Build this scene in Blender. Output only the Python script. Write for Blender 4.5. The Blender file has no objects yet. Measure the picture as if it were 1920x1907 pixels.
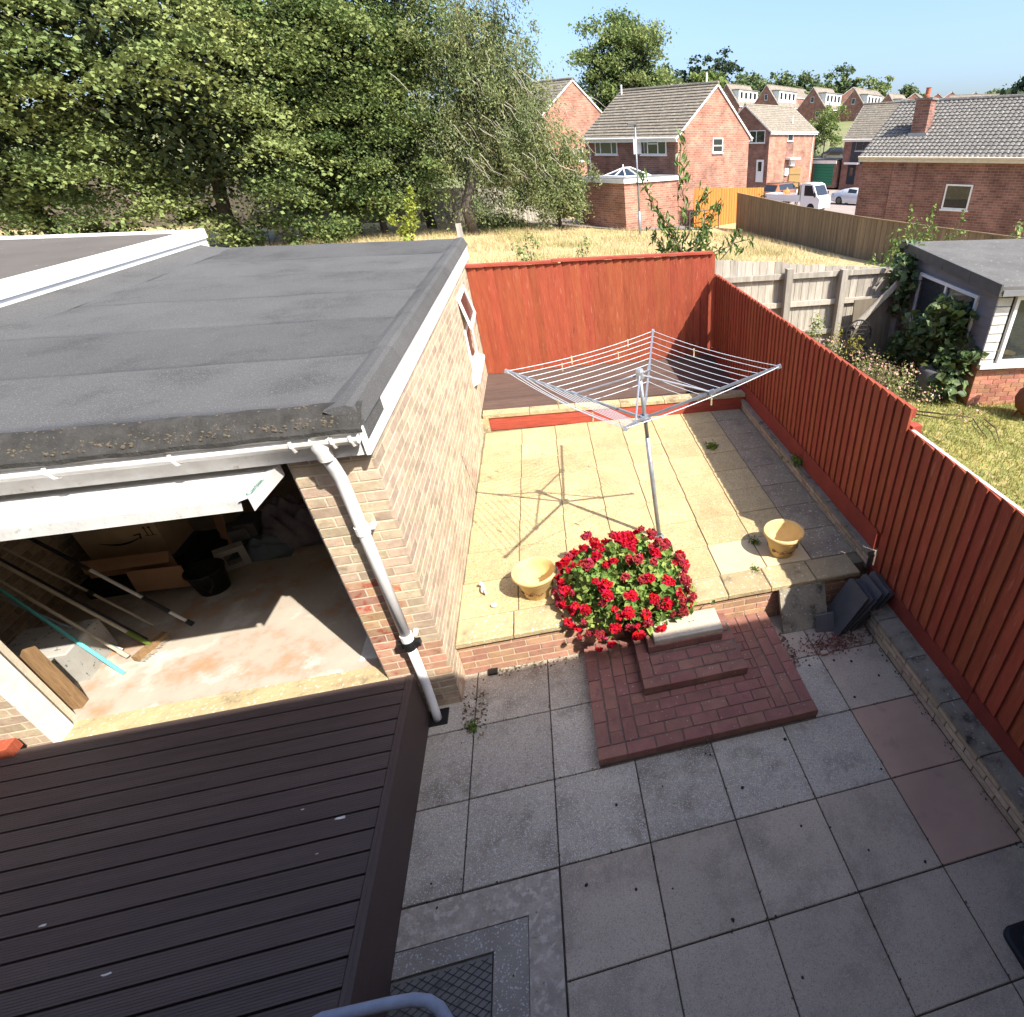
import bpy, math, random
import numpy as np
from mathutils import Matrix, Vector
R = math.radians
sc = bpy.context.scene
col = sc.collection
rng = np.random.default_rng(7)
random.seed(7)

# ------------------------------------------------------------------ camera
cam_d = bpy.data.cameras.new('camera'); cam = bpy.data.objects.new('camera', cam_d); col.objects.link(cam)
CR = [[0.9705239, -0.2408620, -0.0082986], [-0.1410940, -0.5399317, -0.8297989], [0.1953863, 0.8065106, -0.5580008]]
r_, d_, f_ = (Vector(v) for v in CR)
mw = Matrix.Identity(4)
for i in range(3):
    mw[i][0] = r_[i]; mw[i][1] = -d_[i]; mw[i][2] = -f_[i]
mw.translation = Vector((0.98519, -2.96363, 3.87096))
cam.matrix_world = mw
cam_d.sensor_fit = 'HORIZONTAL'; cam_d.sensor_width = 36.0
cam_d.lens = 36.0 * 1017.42 / 1920.0
cam_d.shift_x = -(1271.5 - 960.0) / 1920.0
cam_d.clip_start = 0.05; cam_d.clip_end = 3000
sc.camera = cam

# ------------------------------------------------------------------ light
SUN_EL = R(47.5)
SH = Vector((-0.652, 0.758, 0.0)).normalized()          # horizontal direction in which shadows fall
w = bpy.data.worlds.new('World'); sc.world = w; w.use_nodes = True
nt = w.node_tree; nt.nodes.clear()
sky = nt.nodes.new('ShaderNodeTexSky'); sky.sky_type = 'NISHITA'; sky.sun_disc = False
sky.sun_elevation = SUN_EL
sky.sun_rotation = math.atan2(-SH.x, -SH.y)
sky.altitude = 50; sky.air_density = 0.8; sky.dust_density = 3.1; sky.ozone_density = 4.5
bg = nt.nodes.new('ShaderNodeBackground'); bg.inputs[1].default_value = 0.126
wo = nt.nodes.new('ShaderNodeOutputWorld')
nt.links.new(sky.outputs[0], bg.inputs[0]); nt.links.new(bg.outputs[0], wo.inputs[0])
sd = bpy.data.lights.new('sun', 'SUN'); sd.energy = 4.0; sd.angle = R(0.53); sd.color = (1.0, 0.93, 0.82)
sun = bpy.data.objects.new('sun', sd); col.objects.link(sun)
ld = Vector((SH.x * math.cos(SUN_EL), SH.y * math.cos(SUN_EL), -math.sin(SUN_EL)))
sun.rotation_euler = ld.to_track_quat('-Z', 'Y').to_euler(); sun.location = (8, -10, 20)
sc.view_settings.view_transform = 'Standard'; sc.view_settings.look = 'None'
sc.view_settings.exposure = 1.4; sc.view_settings.gamma = 1.0
sc.view_settings.use_curve_mapping = False
sc.cycles.max_bounces = 7; sc.cycles.diffuse_bounces = 4; sc.cycles.glossy_bounces = 3; sc.cycles.transmission_bounces = 3; sc.cycles.transparent_max_bounces = 8

# ------------------------------------------------------------------ materials
MATS = {}
def lin(c):
    if isinstance(c, str):
        c = c.lstrip('#'); c = [int(c[i:i + 2], 16) / 255 for i in (0, 2, 4)]
        c = [x / 12.92 if x <= .04045 else ((x + .055) / 1.055) ** 2.4 for x in c]
    return (c[0], c[1], c[2], 1.0)
def M(name, c1, c2=None, scale=6.0, rough=.85, bump=.15, bscale=60.0, rnd=0.0, spec=.25, metal=0.0,
      stretch=(1, 1, 1), c3=None, s3=25.0, t3=(.55, .7), speck=None, alpha=None, trans=0.0, coat=0.0, hue=0.0, bdist=.01, c4=None, s4=1.2, t4=(.5,.7)):
    if name in MATS: return MATS[name]
    m = bpy.data.materials.new(name); m.use_nodes = True; t = m.node_tree; N = t.nodes; L = t.links
    b = N['Principled BSDF']; out = N['Material Output']
    b.inputs['Roughness'].default_value = rough; b.inputs['Metallic'].default_value = metal
    b.inputs['Specular IOR Level'].default_value = spec
    if coat: b.inputs['Coat Weight'].default_value = coat
    geo = N.new('ShaderNodeNewGeometry'); mp = N.new('ShaderNodeMapping'); mp.inputs['Scale'].default_value = stretch
    L.new(geo.outputs['Position'], mp.inputs['Vector'])
    oi = N.new('ShaderNodeObjectInfo'); at = N.new('ShaderNodeAttribute'); at.attribute_name = 'rnd'
    ad = N.new('ShaderNodeMath'); ad.operation = 'ADD'; L.new(oi.outputs['Random'], ad.inputs[0]); L.new(at.outputs['Fac'], ad.inputs[1])
    fr = N.new('ShaderNodeMath'); fr.operation = 'FRACT'; L.new(ad.outputs[0], fr.inputs[0]); rv = fr.outputs[0]
    # shift the pattern per piece so that neighbours never continue each other
    off = N.new('ShaderNodeCombineXYZ'); 
    for k, mul in enumerate((37.0, 91.0, 53.0)):
        mm = N.new('ShaderNodeMath'); mm.operation = 'MULTIPLY'; mm.inputs[1].default_value = mul if rnd else 0.0
        L.new(rv, mm.inputs[0]); L.new(mm.outputs[0], off.inputs[k])
    va = N.new('ShaderNodeVectorMath'); va.operation = 'ADD'; L.new(mp.outputs[0], va.inputs[0]); L.new(off.outputs[0], va.inputs[1])
    vec = va.outputs[0]
    def noise(s, det=5, ro=.6):
        n = N.new('ShaderNodeTexNoise'); n.inputs['Scale'].default_value = s; n.inputs['Detail'].default_value = det
        n.inputs['Roughness'].default_value = ro; L.new(vec, n.inputs['Vector']); return n
    def ramp(src, lo, hi):
        mr = N.new('ShaderNodeMapRange'); mr.inputs[1].default_value = lo; mr.inputs[2].default_value = hi; L.new(src, mr.inputs[0]); return mr.outputs[0]
    def mix(fac, a, bb):
        x = N.new('ShaderNodeMix'); x.data_type = 'RGBA'
        if isinstance(fac, float): x.inputs[0].default_value = fac
        else: L.new(fac, x.inputs[0])
        for i, v in ((6, a), (7, bb)):
            if hasattr(v, 'node'): L.new(v, x.inputs[i])
            else: x.inputs[i].default_value = v
        return x.outputs[2]
    c2 = c2 or c1
    cur = mix(ramp(noise(scale).outputs['Fac'], .35, .65), lin(c1), lin(c2))
    if c3: cur = mix(ramp(noise(s3, 4).outputs['Fac'], *t3), cur, lin(c3))
    if c4: cur = mix(ramp(noise(s4, 6, .7).outputs['Fac'], *t4), cur, lin(c4))
    if speck:
        for cc, ss, lo, hi, *rad in speck:
            vo = N.new('ShaderNodeTexVoronoi'); vo.inputs['Scale'].default_value = ss; L.new(vec, vo.inputs['Vector'])
            sx = N.new('ShaderNodeSeparateColor'); L.new(vo.outputs['Color'], sx.inputs[0])
            fac = ramp(sx.outputs[0], lo, hi)
            if rad:
                n2 = noise(ss * 2.2, 3); a_ = N.new('ShaderNodeMath'); a_.operation = 'MULTIPLY_ADD'; a_.inputs[1].default_value = .9; L.new(n2.outputs['Fac'], a_.inputs[0]); L.new(vo.outputs['Distance'], a_.inputs[2])
                inv = N.new('ShaderNodeMapRange'); inv.inputs[1].default_value = rad[0] + .45; inv.inputs[2].default_value = rad[0] + .37; L.new(a_.outputs[0], inv.inputs[0]); mu = N.new('ShaderNodeMath'); mu.operation = 'MULTIPLY'; L.new(fac, mu.inputs[0]); L.new(inv.outputs[0], mu.inputs[1]); fac = mu.outputs[0]
            cur = mix(fac, cur, lin(cc))
    if rnd or hue:
        hs = N.new('ShaderNodeHueSaturation'); L.new(cur, hs.inputs['Color'])
        vr = N.new('ShaderNodeMapRange'); vr.inputs[3].default_value = 1 - rnd; vr.inputs[4].default_value = 1 + rnd; L.new(rv, vr.inputs[0]); L.new(vr.outputs[0], hs.inputs['Value'])
        if hue:
            m2 = N.new('ShaderNodeMath'); m2.operation = 'MULTIPLY'; m2.inputs[1].default_value = 7.31; L.new(rv, m2.inputs[0])
            m3 = N.new('ShaderNodeMath'); m3.operation = 'FRACT'; L.new(m2.outputs[0], m3.inputs[0])
            hr = N.new('ShaderNodeMapRange'); hr.inputs[3].default_value = .5 - hue; hr.inputs[4].default_value = .5 + hue; L.new(m3.outputs[0], hr.inputs[0]); L.new(hr.outputs[0], hs.inputs['Hue'])
        cur = hs.outputs[0]
    L.new(cur, b.inputs['Base Color'])
    if bump:
        bn = N.new('ShaderNodeBump'); bn.inputs['Strength'].default_value = bump; bn.inputs['Distance'].default_value = bdist
        L.new(noise(bscale, 4).outputs['Fac'], bn.inputs['Height']); L.new(bn.outputs[0], b.inputs['Normal'])
    if trans:
        tr = N.new('ShaderNodeBsdfTranslucent'); L.new(cur, tr.inputs[0]); ms = N.new('ShaderNodeMixShader'); ms.inputs[0].default_value = trans
        L.new(b.outputs[0], ms.inputs[1]); L.new(tr.outputs[0], ms.inputs[2]); L.new(ms.outputs[0], out.inputs[0])
    MATS[name] = m
    return m
def LM(name, c1, c2, rnd=.3, hue=.02, trans=.3, rough=.7, spec=.1):
    # leaves: colour varies from leaf to leaf only
    if name in MATS: return MATS[name]
    m = bpy.data.materials.new(name); m.use_nodes = True; t = m.node_tree; N = t.nodes; L = t.links; b = N['Principled BSDF']
    b.inputs['Roughness'].default_value = rough; b.inputs['Specular IOR Level'].default_value = spec
    at_ = N.new('ShaderNodeAttribute'); at_.attribute_name = 'rnd'; x = N.new('ShaderNodeMix'); x.data_type = 'RGBA'; L.new(at_.outputs['Fac'], x.inputs[0]); x.inputs[6].default_value = lin(c1); x.inputs[7].default_value = lin(c2)
    m2 = N.new('ShaderNodeMath'); m2.operation = 'MULTIPLY'; m2.inputs[1].default_value = 7.31; L.new(at_.outputs['Fac'], m2.inputs[0]); m3 = N.new('ShaderNodeMath'); m3.operation = 'FRACT'; L.new(m2.outputs[0], m3.inputs[0])
    hs = N.new('ShaderNodeHueSaturation'); L.new(x.outputs[2], hs.inputs['Color'])
    for sock, lo, hi, src in (('Value', 1 - rnd, 1 + rnd, m3.outputs[0]), ('Hue', .5 - hue, .5 + hue, at_.outputs['Fac'])):
        mr = N.new('ShaderNodeMapRange'); mr.inputs[3].default_value = lo; mr.inputs[4].default_value = hi; L.new(src, mr.inputs[0]); L.new(mr.outputs[0], hs.inputs[sock])
    L.new(hs.outputs[0], b.inputs['Base Color']); tr = N.new('ShaderNodeBsdfTranslucent'); L.new(hs.outputs[0], tr.inputs[0]); ms = N.new('ShaderNodeMixShader'); ms.inputs[0].default_value = trans
    L.new(b.outputs[0], ms.inputs[1]); L.new(tr.outputs[0], ms.inputs[2]); L.new(ms.outputs[0], N['Material Output'].inputs[0]); MATS[name] = m
    return m
def glass(name, tint=(.02, .025, .03), rough=.03, tr=.25):
    m = bpy.data.materials.new(name); m.use_nodes = True; N = m.node_tree.nodes; L = m.node_tree.links; b = N['Principled BSDF']
    b.inputs['Base Color'].default_value = (*tint, 1); b.inputs['Roughness'].default_value = rough; b.inputs['Specular IOR Level'].default_value = .9
    if tr:
        t = N.new('ShaderNodeBsdfTransparent'); ms = N.new('ShaderNodeMixShader'); ms.inputs[0].default_value = tr
        L.new(b.outputs[0], ms.inputs[1]); L.new(t.outputs[0], ms.inputs[2]); L.new(ms.outputs[0], N['Material Output'].inputs[0])
    return m

# ------------------------------------------------------------------ mesh helpers
class MB:
    def __init__(s): s.v = []; s.f = []
    def add(s, v, f):
        o = len(s.v); s.v += [tuple(map(float, p)) for p in v]; s.f += [tuple(i + o for i in q) for q in f]; return s
    def box(s, a, b):
        (x0, y0, z0), (x1, y1, z1) = a, b
        return s.add([(x0, y0, z0), (x1, y0, z0), (x1, y1, z0), (x0, y1, z0), (x0, y0, z1), (x1, y0, z1), (x1, y1, z1), (x0, y1, z1)],
                     [(3, 2, 1, 0), (4, 5, 6, 7), (0, 1, 5, 4), (1, 2, 6, 5), (2, 3, 7, 6), (3, 0, 4, 7)])
    def cbox(s, a, b, c=.004):            # box with chamfered upper edges
        (x0, y0, z0), (x1, y1, z1) = a, b
        v = [(x0, y0, z0), (x1, y0, z0), (x1, y1, z0), (x0, y1, z0), (x0, y0, z1 - c), (x1, y0, z1 - c), (x1, y1, z1 - c), (x0, y1, z1 - c),
             (x0 + c, y0 + c, z1), (x1 - c, y0 + c, z1), (x1 - c, y1 - c, z1), (x0 + c, y1 - c, z1)]
        f = [(3, 2, 1, 0), (8, 9, 10, 11)]
        for k in range(4):
            n = (k + 1) % 4; f += [(k, n, n + 4, k + 4), (k + 4, n + 4, n + 8, k + 8)]
        return s.add(v, f)
    def obox(s, o, u, v, w):              # oriented box: corner o, edge vectors
        o, u, v, w = map(Vector, (o, u, v, w))
        P = [o, o + u, o + u + v, o + v]; P += [p + w for p in P]
        return s.add(P, [(3, 2, 1, 0), (4, 5, 6, 7), (0, 1, 5, 4), (1, 2, 6, 5), (2, 3, 7, 6), (3, 0, 4, 7)])
    def bar(s, a, b, wd, ht, up=(0, 0, 1)):
        a, b, up = Vector(a), Vector(b), Vector(up); d = (b - a); x = d.cross(up).normalized(); y = x.cross(d).normalized()
        return s.obox(a - x * wd / 2 - y * ht / 2, x * wd, y * ht, d)
    def tube(s, path, r, seg=8, cap=True):
        path = [Vector(p) for p in path]; n = len(path); rs = r if hasattr(r, '__len__') else [r] * n
        V = []; F = []; ref = None
        for i, p in enumerate(path):
            d = (path[min(i + 1, n - 1)] - path[max(i - 1, 0)]).normalized()
            if ref is None: ref = d.orthogonal().normalized()
            x = (ref - d * ref.dot(d)).normalized(); ref = x; y = d.cross(x)
            V += [p + (x * math.cos(2 * math.pi * k / seg) + y * math.sin(2 * math.pi * k / seg)) * rs[i] for k in range(seg)]
        for i in range(n - 1):
            for k in range(seg):
                k2 = (k + 1) % seg; F.append((i * seg + k, i * seg + k2, (i + 1) * seg + k2, (i + 1) * seg + k))
        if cap: F.append(tuple(range(seg))[::-1]); F.append(tuple((n - 1) * seg + k for k in range(seg)))
        return s.add(V, F)
    def lathe(s, prof, c=(0, 0, 0), seg=24, jit=0):
        V = []; F = []
        for r, z in prof:
            V += [(c[0] + r * math.cos(2 * math.pi * k / seg), c[1] + r * math.sin(2 * math.pi * k / seg), c[2] + z) for k in range(seg)]
        for i in range(len(prof) - 1):
            for k in range(seg):
                k2 = (k + 1) % seg; F.append((i * seg + k, i * seg + k2, (i + 1) * seg + k2, (i + 1) * seg + k))
        return s.add(V, F)
    def poly(s, pts, thick):              # planar polygon extruded along vector thick
        pts = [Vector(p) for p in pts]; t = Vector(thick); n = len(pts)
        return s.add(pts + [p + t for p in pts], [tuple(range(n))[::-1], tuple(range(n, 2 * n))] + [(k, (k + 1) % n, n + (k + 1) % n, n + k) for k in range(n)])
    def quad(s, a, b, c, d): return s.add([a, b, c, d], [(0, 1, 2, 3)])
    def sphere(s, c, r, seg=10, rings=6, sq=(1, 1, 1), jit=0):
        V = [(c[0], c[1], c[2] - r * sq[2])]; F = []
        for i in range(1, rings):
            a = math.pi * i / rings
            for k in range(seg):
                j = 1 + jit * (random.random() - .5); b = 2 * math.pi * k / seg
                V.append((c[0] + r * sq[0] * j * math.sin(a) * math.cos(b), c[1] + r * sq[1] * j * math.sin(a) * math.sin(b), c[2] - r * sq[2] * j * math.cos(a)))
        V.append((c[0], c[1], c[2] + r * sq[2])); n = len(V) - 1
        for k in range(seg):
            k2 = (k + 1) % seg; F.append((0, 1 + k2, 1 + k))
            for i in range(rings - 2): F.append((1 + i * seg + k, 1 + i * seg + k2, 1 + (i + 1) * seg + k2, 1 + (i + 1) * seg + k))
            F.append((n, 1 + (rings - 2) * seg + k, 1 + (rings - 2) * seg + k2))
        return s.add(V, F)
    def xform(s, m):
        s.v = [tuple(m @ Vector(p)) for p in s.v]; return s
    def mesh(s, name, mat=None, smooth=False):
        me = bpy.data.meshes.new(name); me.from_pydata(s.v, [], s.f)
        if mat: me.materials.append(mat)
        if smooth: me.polygons.foreach_set('use_smooth', [True] * len(me.polygons))
        me.update(); return me
WM = {}
def link(o, parent=None, world=None):
    col.objects.link(o); world = world or Matrix.Identity(4); WM[o.name] = world
    if parent is not None:
        o.parent = parent; o.matrix_parent_inverse = WM[parent.name].inverted()
    o.matrix_basis = world
    return o
def obj(name, mb, mat, parent=None, smooth=False, world=None):
    me = mb if isinstance(mb, bpy.types.Mesh) else mb.mesh(name, mat, smooth)
    return link(bpy.data.objects.new(name, me), parent, world)
def tag(o, label, cat, group=None):
    o['label'] = label; o['category'] = cat
    if group: o['group'] = group
    return o
def thing(name, label, cat, loc=(0, 0, 0), group=None):
    o = bpy.data.objects.new(name, None); o.empty_display_size = .1
    link(o, None, Matrix.Translation(Vector(loc))); return tag(o, label, cat, group)
def struct(o): o['kind'] = 'structure'; return o
def stuff(o): o['kind'] = 'stuff'; return o
def at(loc, rz=0.0, s=(1, 1, 1)): return Matrix.Translation(Vector(loc)) @ Matrix.Rotation(rz, 4, 'Z') @ Matrix.Diagonal((*s, 1))
def fast(name, V, F, mat, rnd=None, smooth=False):   # V (n,3), F (m,k) all faces of k corners
    me = bpy.data.meshes.new(name); V = np.asarray(V, np.float32); F = np.asarray(F, np.int32); m, k = F.shape
    me.vertices.add(len(V)); me.vertices.foreach_set('co', V.ravel()); me.loops.add(m * k); me.loops.foreach_set('vertex_index', F.ravel())
    me.polygons.add(m); me.polygons.foreach_set('loop_start', np.arange(m, dtype=np.int32) * k)
    me.polygons.foreach_set('use_smooth', np.full(m, bool(smooth)))
    if rnd is not None:
        a = me.attributes.new('rnd', 'FLOAT', 'FACE'); a.data.foreach_set('value', np.asarray(rnd, np.float32))
    if mat: me.materials.append(mat)
    me.update(calc_edges=True); return me
def leaf_mesh(name, P, size, mat, up=.5, seed=0, aspect=.7, droop=0.0, per=1, tone=None):
    """one small folded leaf (two triangles each side of the midrib) at each point"""
    g = np.random.default_rng(seed); n = len(P); P = np.asarray(P, np.float64)
    N_ = g.normal(size=(n, 3)); N_[:, 2] = np.abs(N_[:, 2]) * (1 - up) + up * 1.6; N_ /= np.linalg.norm(N_, axis=1)[:, None]
    D = g.normal(size=(n, 3)); D[:, 2] -= droop; D -= N_ * (D * N_).sum(1)[:, None]; D /= np.linalg.norm(D, axis=1)[:, None]
    X = np.cross(D, N_); s = size * (.5 + .9 * g.random(n) ** 1.3)[:, None]
    fold = g.uniform(.05, .3, n)[:, None]
    a = P - D * s * .5; b = P + X * s * .5 * aspect + N_ * s * fold * .5 + D * s * .05; c = P + D * s * .55 - N_ * s * .12; d = P - X * s * .5 * aspect + N_ * s * fold * .5 + D * s * .05
    V = np.stack([a, b, c, d], 1).reshape(-1, 3); i = np.arange(n) * 4
    F = np.concatenate([np.stack([i, i + 1, i + 2], 1), np.stack([i, i + 2, i + 3], 1)])
    r = g.random(n)
    if tone is not None: r = np.clip(.72 * tone + .28 * r, 0, 1)
    return fast(name, V, F, mat, np.concatenate([r, r]))
# ------------------------------------------------------------------ material palette
m_soil = M('joint_soil', '#3a352d', '#575044', 8, bump=.4)
m_slabg = M('slab_aggregate', (.46, .405, .325), (.37, .325, .26), 2.2, bump=.4, bscale=150, rnd=.1, c4=(.2, .17, .125), s4=2.4, t4=(.5, .68), speck=[((.58, .55, .5), 190, .84, .9), ((.27, .25, .22), 160, .84, .9)])
m_slabp = M('slab_plain', (.45, .37, .285), (.37, .305, .238), 2.0, bump=.35, bscale=200, rnd=.1, c4=(.24, .2, .155), s4=2.0, t4=(.5, .7), speck=[((.5, .43, .35), 280, .86, .92), ((.27, .225, .175), 240, .86, .92)])
m_slabr = M('slab_pink', (.45, .31, .225), (.37, .255, .19), 2.0, bump=.3, bscale=200, rnd=.08, c4=(.22, .16, .135), s4=2.4, t4=(.56, .8))
m_ter = M('slab_sandy', (.47, .365, .19), (.39, .30, .155), 3.0, bump=.35, bscale=90, rnd=.10, c4=(.31, .235, .12), s4=2.3, t4=(.55, .72), speck=[((.24, .2, .14), 110, .86, .92), ((.5, .43, .3), 90, .9, .95)])
m_tersh = M('slab_sandy_shade', (.36, .30, .2), (.29, .24, .165), 3.0, bump=.35, bscale=90, rnd=.12, c4=(.2, .165, .12), s4=2.3, t4=(.52, .7), speck=[((.2, .17, .13), 110, .86, .92), ((.5, .45, .36), 60, .95, .97)])  # greyer, darker copy of the sandy slab, painting in the fence shadow
m_terp = M('slab_pale', (.58, .48, .3), (.5, .41, .25), 4.0, bump=.15, bscale=90, rnd=.05)
m_cop = M('coping_lichen', (.42, .335, .19), (.33, .26, .15), 5.0, bump=.9, bscale=45, rnd=.1, c3=(.5, .47, .38), s3=30, t3=(.6, .66), c4=(.2, .16, .1), s4=5, t4=(.56, .68), speck=[((.62, .58, .48), 30, .72, .75, .22)])
m_copk = M('coping_weathered', (.27, .24, .185), (.19, .17, .13), 6.0, bump=.9, bscale=45, rnd=.1, c3=(.42, .42, .4), s3=30, t3=(.62, .68), c4=(.05, .05, .04), s4=6, t4=(.56, .68))
m_mort = M('mortar', (.58, .51, .4), (.5, .44, .34), 20, bump=.4)
m_mortd = M('mortar_dark', (.16, .13, .11), (.1, .085, .07), 20, bump=.4)
m_brick = M('brick_buff', (.47, .375, .27), (.35, .27, .195), 14, bump=.35, bscale=90, rnd=.2, hue=.014, c3=(.56, .47, .35), s3=18, t3=(.58, .75), c4=(.22, .17, .13), s4=9, t4=(.58, .72))
m_bred = M('brick_red', (.42, .245, .16), (.34, .19, .125), 14, bump=.35, bscale=90, rnd=.2, hue=.015, c3=(.46, .33, .22), s3=16, t3=(.6, .75), c4=(.13, .09, .07), s4=9, t4=(.6, .72))
m_bstain = M('brick_stained', (.36, .2, .125), (.42, .29, .19), 10, bump=.35, bscale=90, rnd=.25, hue=.02, c3=(.34, .1, .06), s3=12, t3=(.55, .65))
m_paver = M('paver_red', (.265, .125, .098), (.21, .098, .08), 9, bump=.45, bscale=110, rnd=.1, hue=.008, c3=(.3, .15, .12), s3=30, t3=(.6, .75), c4=(.14, .075, .06), s4=7, t4=(.6, .72), speck=[((.42, .34, .3), 45, .9, .92, .25)])
m_red = M('fence_red', (.33, .083, .042), (.265, .062, .033), 3, bump=.5, bscale=14, rnd=.1, stretch=(7, 7, 1.1), rough=.75, c3=(.36, .135, .085), s3=4.5, t3=(.6, .72), hue=.005, spec=.15, c4=(.16, .04, .027), s4=2.4, t4=(.6, .74))
m_redrail = M('fence_rail_red', (.34, .07, .045), (.26, .05, .03), 4, bump=.3, bscale=30, rnd=.08, stretch=(1, 6, 6), rough=.75)
m_white = M('white_upvc', (.78, .78, .77), (.72, .72, .70), 3, rough=.4, bump=.03, c4=(.55, .53, .48), s4=3.5, t4=(.66, .8))
m_whitew = M('white_weathered', (.72, .71, .68), (.6, .58, .54), 9, rough=.55, bump=.15, c3=(.42, .38, .32), s3=14, t3=(.62, .72))
m_felt = M('roof_felt', (.1, .1, .1), (.08, .08, .08), 1.3, bump=.8, bscale=260, rnd=.1, rough=.95, c4=(.062, .062, .062), s4=1.3, t4=(.54, .68), speck=[((.16, .16, .16), 230, .88, .94)])
m_feltm = M('roof_felt_mossy', (.05, .048, .045), (.028, .027, .025), 9, bump=1.0, bscale=60, rough=.97, c3=(.16, .14, .11), s3=55, t3=(.66, .7))
m_feltb = M('roof_felt_brown', (.12, .108, .095), (.1, .09, .08), 1.5, bump=.4, bscale=220, rough=.95, speck=[((.3, .28, .26), 40, .998, .999)])
m_deck = M('composite_deck', (.08, .056, .05), (.063, .044, .04), 2.5, bump=.25, bscale=40, rnd=.10, rough=.62, stretch=(1, 14, 14), spec=.4, c4=(.09, .066, .06), s4=1.1, t4=(.55, .75))
m_deckf = M('deck_fascia', (.07, .047, .04), (.058, .039, .034), 4, bump=.3, bscale=40, rough=.6, stretch=(14, 1, 14), spec=.4)
m_deckold = M('timber_deck', (.105, .068, .055), (.078, .05, .041), 4, bump=.5, bscale=24, rnd=.12, stretch=(1, 9, 9), rough=.8)
m_conc = M('concrete_floor', (.41, .36, .305), (.33, .285, .235), 2.2, bump=.3, bscale=60, c3=(.5, .47, .43), s3=2.6, t3=(.55, .66), c4=(.38, .22, .13), s4=2.2, t4=(.52, .66))
m_concr = M('cement_rough', (.42, .36, .29), (.3, .26, .21), 9, bump=1.0, bscale=55, c3=(.5, .44, .37), s3=22, t3=(.5, .62), c4=(.16, .14, .12), s4=28, t4=(.62, .68))
m_concs = M('cement_speckled', (.31, .28, .235), (.24, .215, .18), 4, bump=.7, bscale=90, speck=[((.5, .48, .45), 130, .88, .94), ((.16, .15, .14), 90, .95, .97, .2)])
m_galv = M('galvanised_steel', (.33, .36, .4), (.25, .275, .31), 12, rough=.42, metal=.55, bump=.08, bscale=80)
m_alu = M('aluminium', (.55, .57, .59), (.45, .47, .5), 12, rough=.35, metal=.7, bump=.03)
m_line = M('line_plastic', (.62, .66, .7), (.55, .6, .64), 20, rough=.4, bump=0)
m_peg = M('peg_wood', (.55, .45, .28), (.45, .36, .2), 30, rough=.7, bump=.1, hue=.03, rnd=.2)
m_terra = M('terracotta_pale', (.64, .47, .22), (.56, .39, .165), 6, rough=.7, bump=.12, bscale=70, c4=(.55, .38, .17), s4=8, t4=(.55, .7))
m_tread = M('tread_concrete', (.5, .45, .36), (.42, .375, .3), 8, bump=.6, bscale=70, speck=[((.25, .22, .18), 60, .85, .88, .15)])
m_motif = M('pot_motif', (.13, .06, .04), None, 10, bump=.1)
m_stone = M('ornament_white', (.66, .64, .6), (.5, .48, .45), 25, bump=.2)
m_slate = M('slate', (.1, .1, .102), (.075, .075, .078), 5, rough=.55, bump=.3, bscale=30, rnd=.2, c4=(.1, .1, .11), s4=6, t4=(.6, .75))
m_black = M('black_plastic', (.012, .012, .013), (.018, .018, .02), 10, rough=.45, bump=.05)
m_gp = M('green_plastic', (.016, .04, .032), (.012, .03, .025), 8, rough=.4, bump=.05)
m_leafg = LM('geranium_leaf', (.24, .33, .09), (.13, .22, .05), rough=.6, rnd=.4, hue=.03, trans=.3)
m_petal = LM('geranium_petal', (.6, .016, .04), (.45, .008, .03), rough=.6, rnd=.3, hue=.012, trans=.25)
m_petald = LM('geranium_petal_faded', (.42, .035, .05), (.3, .04, .05), rough=.7, rnd=.35, hue=.02, trans=.2)
m_dry = LM('dry_petals', (.24, .09, .085), (.3, .17, .13), rough=.9, rnd=.4, hue=.03)
m_green = LM('weed_leaf', (.16, .24, .05), (.09, .15, .03), rough=.7, rnd=.3, trans=.3)
m_card = M('cardboard', (.5, .3, .18), (.44, .26, .155), 6, rough=.9, bump=.08, rnd=.1)
m_cardk = M('cardboard_tan', (.5, .38, .24), (.44, .33, .2), 6, rough=.9, bump=.08)
m_print = M('print_dark', (.03, .025, .022), None, 6, bump=0)
m_tape = M('tape_navy', (.02, .03, .06), (.03, .045, .08), 40, rough=.35, bump=.1)
m_wood = M('old_timber', (.3, .19, .095), (.2, .12, .06), 5, bump=.5, bscale=18, stretch=(8, 8, 1), c4=(.1, .06, .03), s4=6, t4=(.6, .7))
m_pole = M('pole_bare', (.42, .37, .29), (.33, .29, .23), 9, rough=.6, bump=.05)
m_teal = M('pole_teal', (.09, .36, .36), (.06, .27, .28), 9, rough=.4, bump=.02)
m_cyan = M('pole_cyan', (.13, .55, .62), None, 9, rough=.35, bump=.02)
m_cloth = M('cloth_mauve', (.19, .17, .2), (.14, .125, .15), 7, rough=.95, bump=.4, bscale=18)
m_clothb = M('cloth_bluegrey', (.12, .17, .18), (.15, .17, .22), 7, rough=.95, bump=.4, bscale=18)
m_foam = M('polystyrene_grey', (.4, .39, .36), (.34, .33, .3), 6, bump=.3, c3=(.12, .12, .11), s3=26, t3=(.62, .66))
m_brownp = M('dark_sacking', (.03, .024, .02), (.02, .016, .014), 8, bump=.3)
m_inner = M('garage_pale', (.5, .46, .4), (.42, .38, .33), 8, bump=.2)  # back wall and ceiling paled to bounce more light inside the garage
m_ceil = M('garage_ceiling', (.5, .47, .42), (.42, .39, .35), 6, bump=.2)
m_glass = glass('window_glass', (.03, .035, .04), .03, .3)
m_glassd = glass('window_glass_dark', (.018, .022, .026), .04, 0)
m_grn = M('letter_green', (.012, .17, .085), None, 10, bump=0, rough=.4)
m_doorw = M('door_white', (.6, .6, .6), (.54, .54, .54), 8, rough=.45, bump=.05, c3=(.5, .49, .46), s3=20, t3=(.66, .72))
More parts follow.
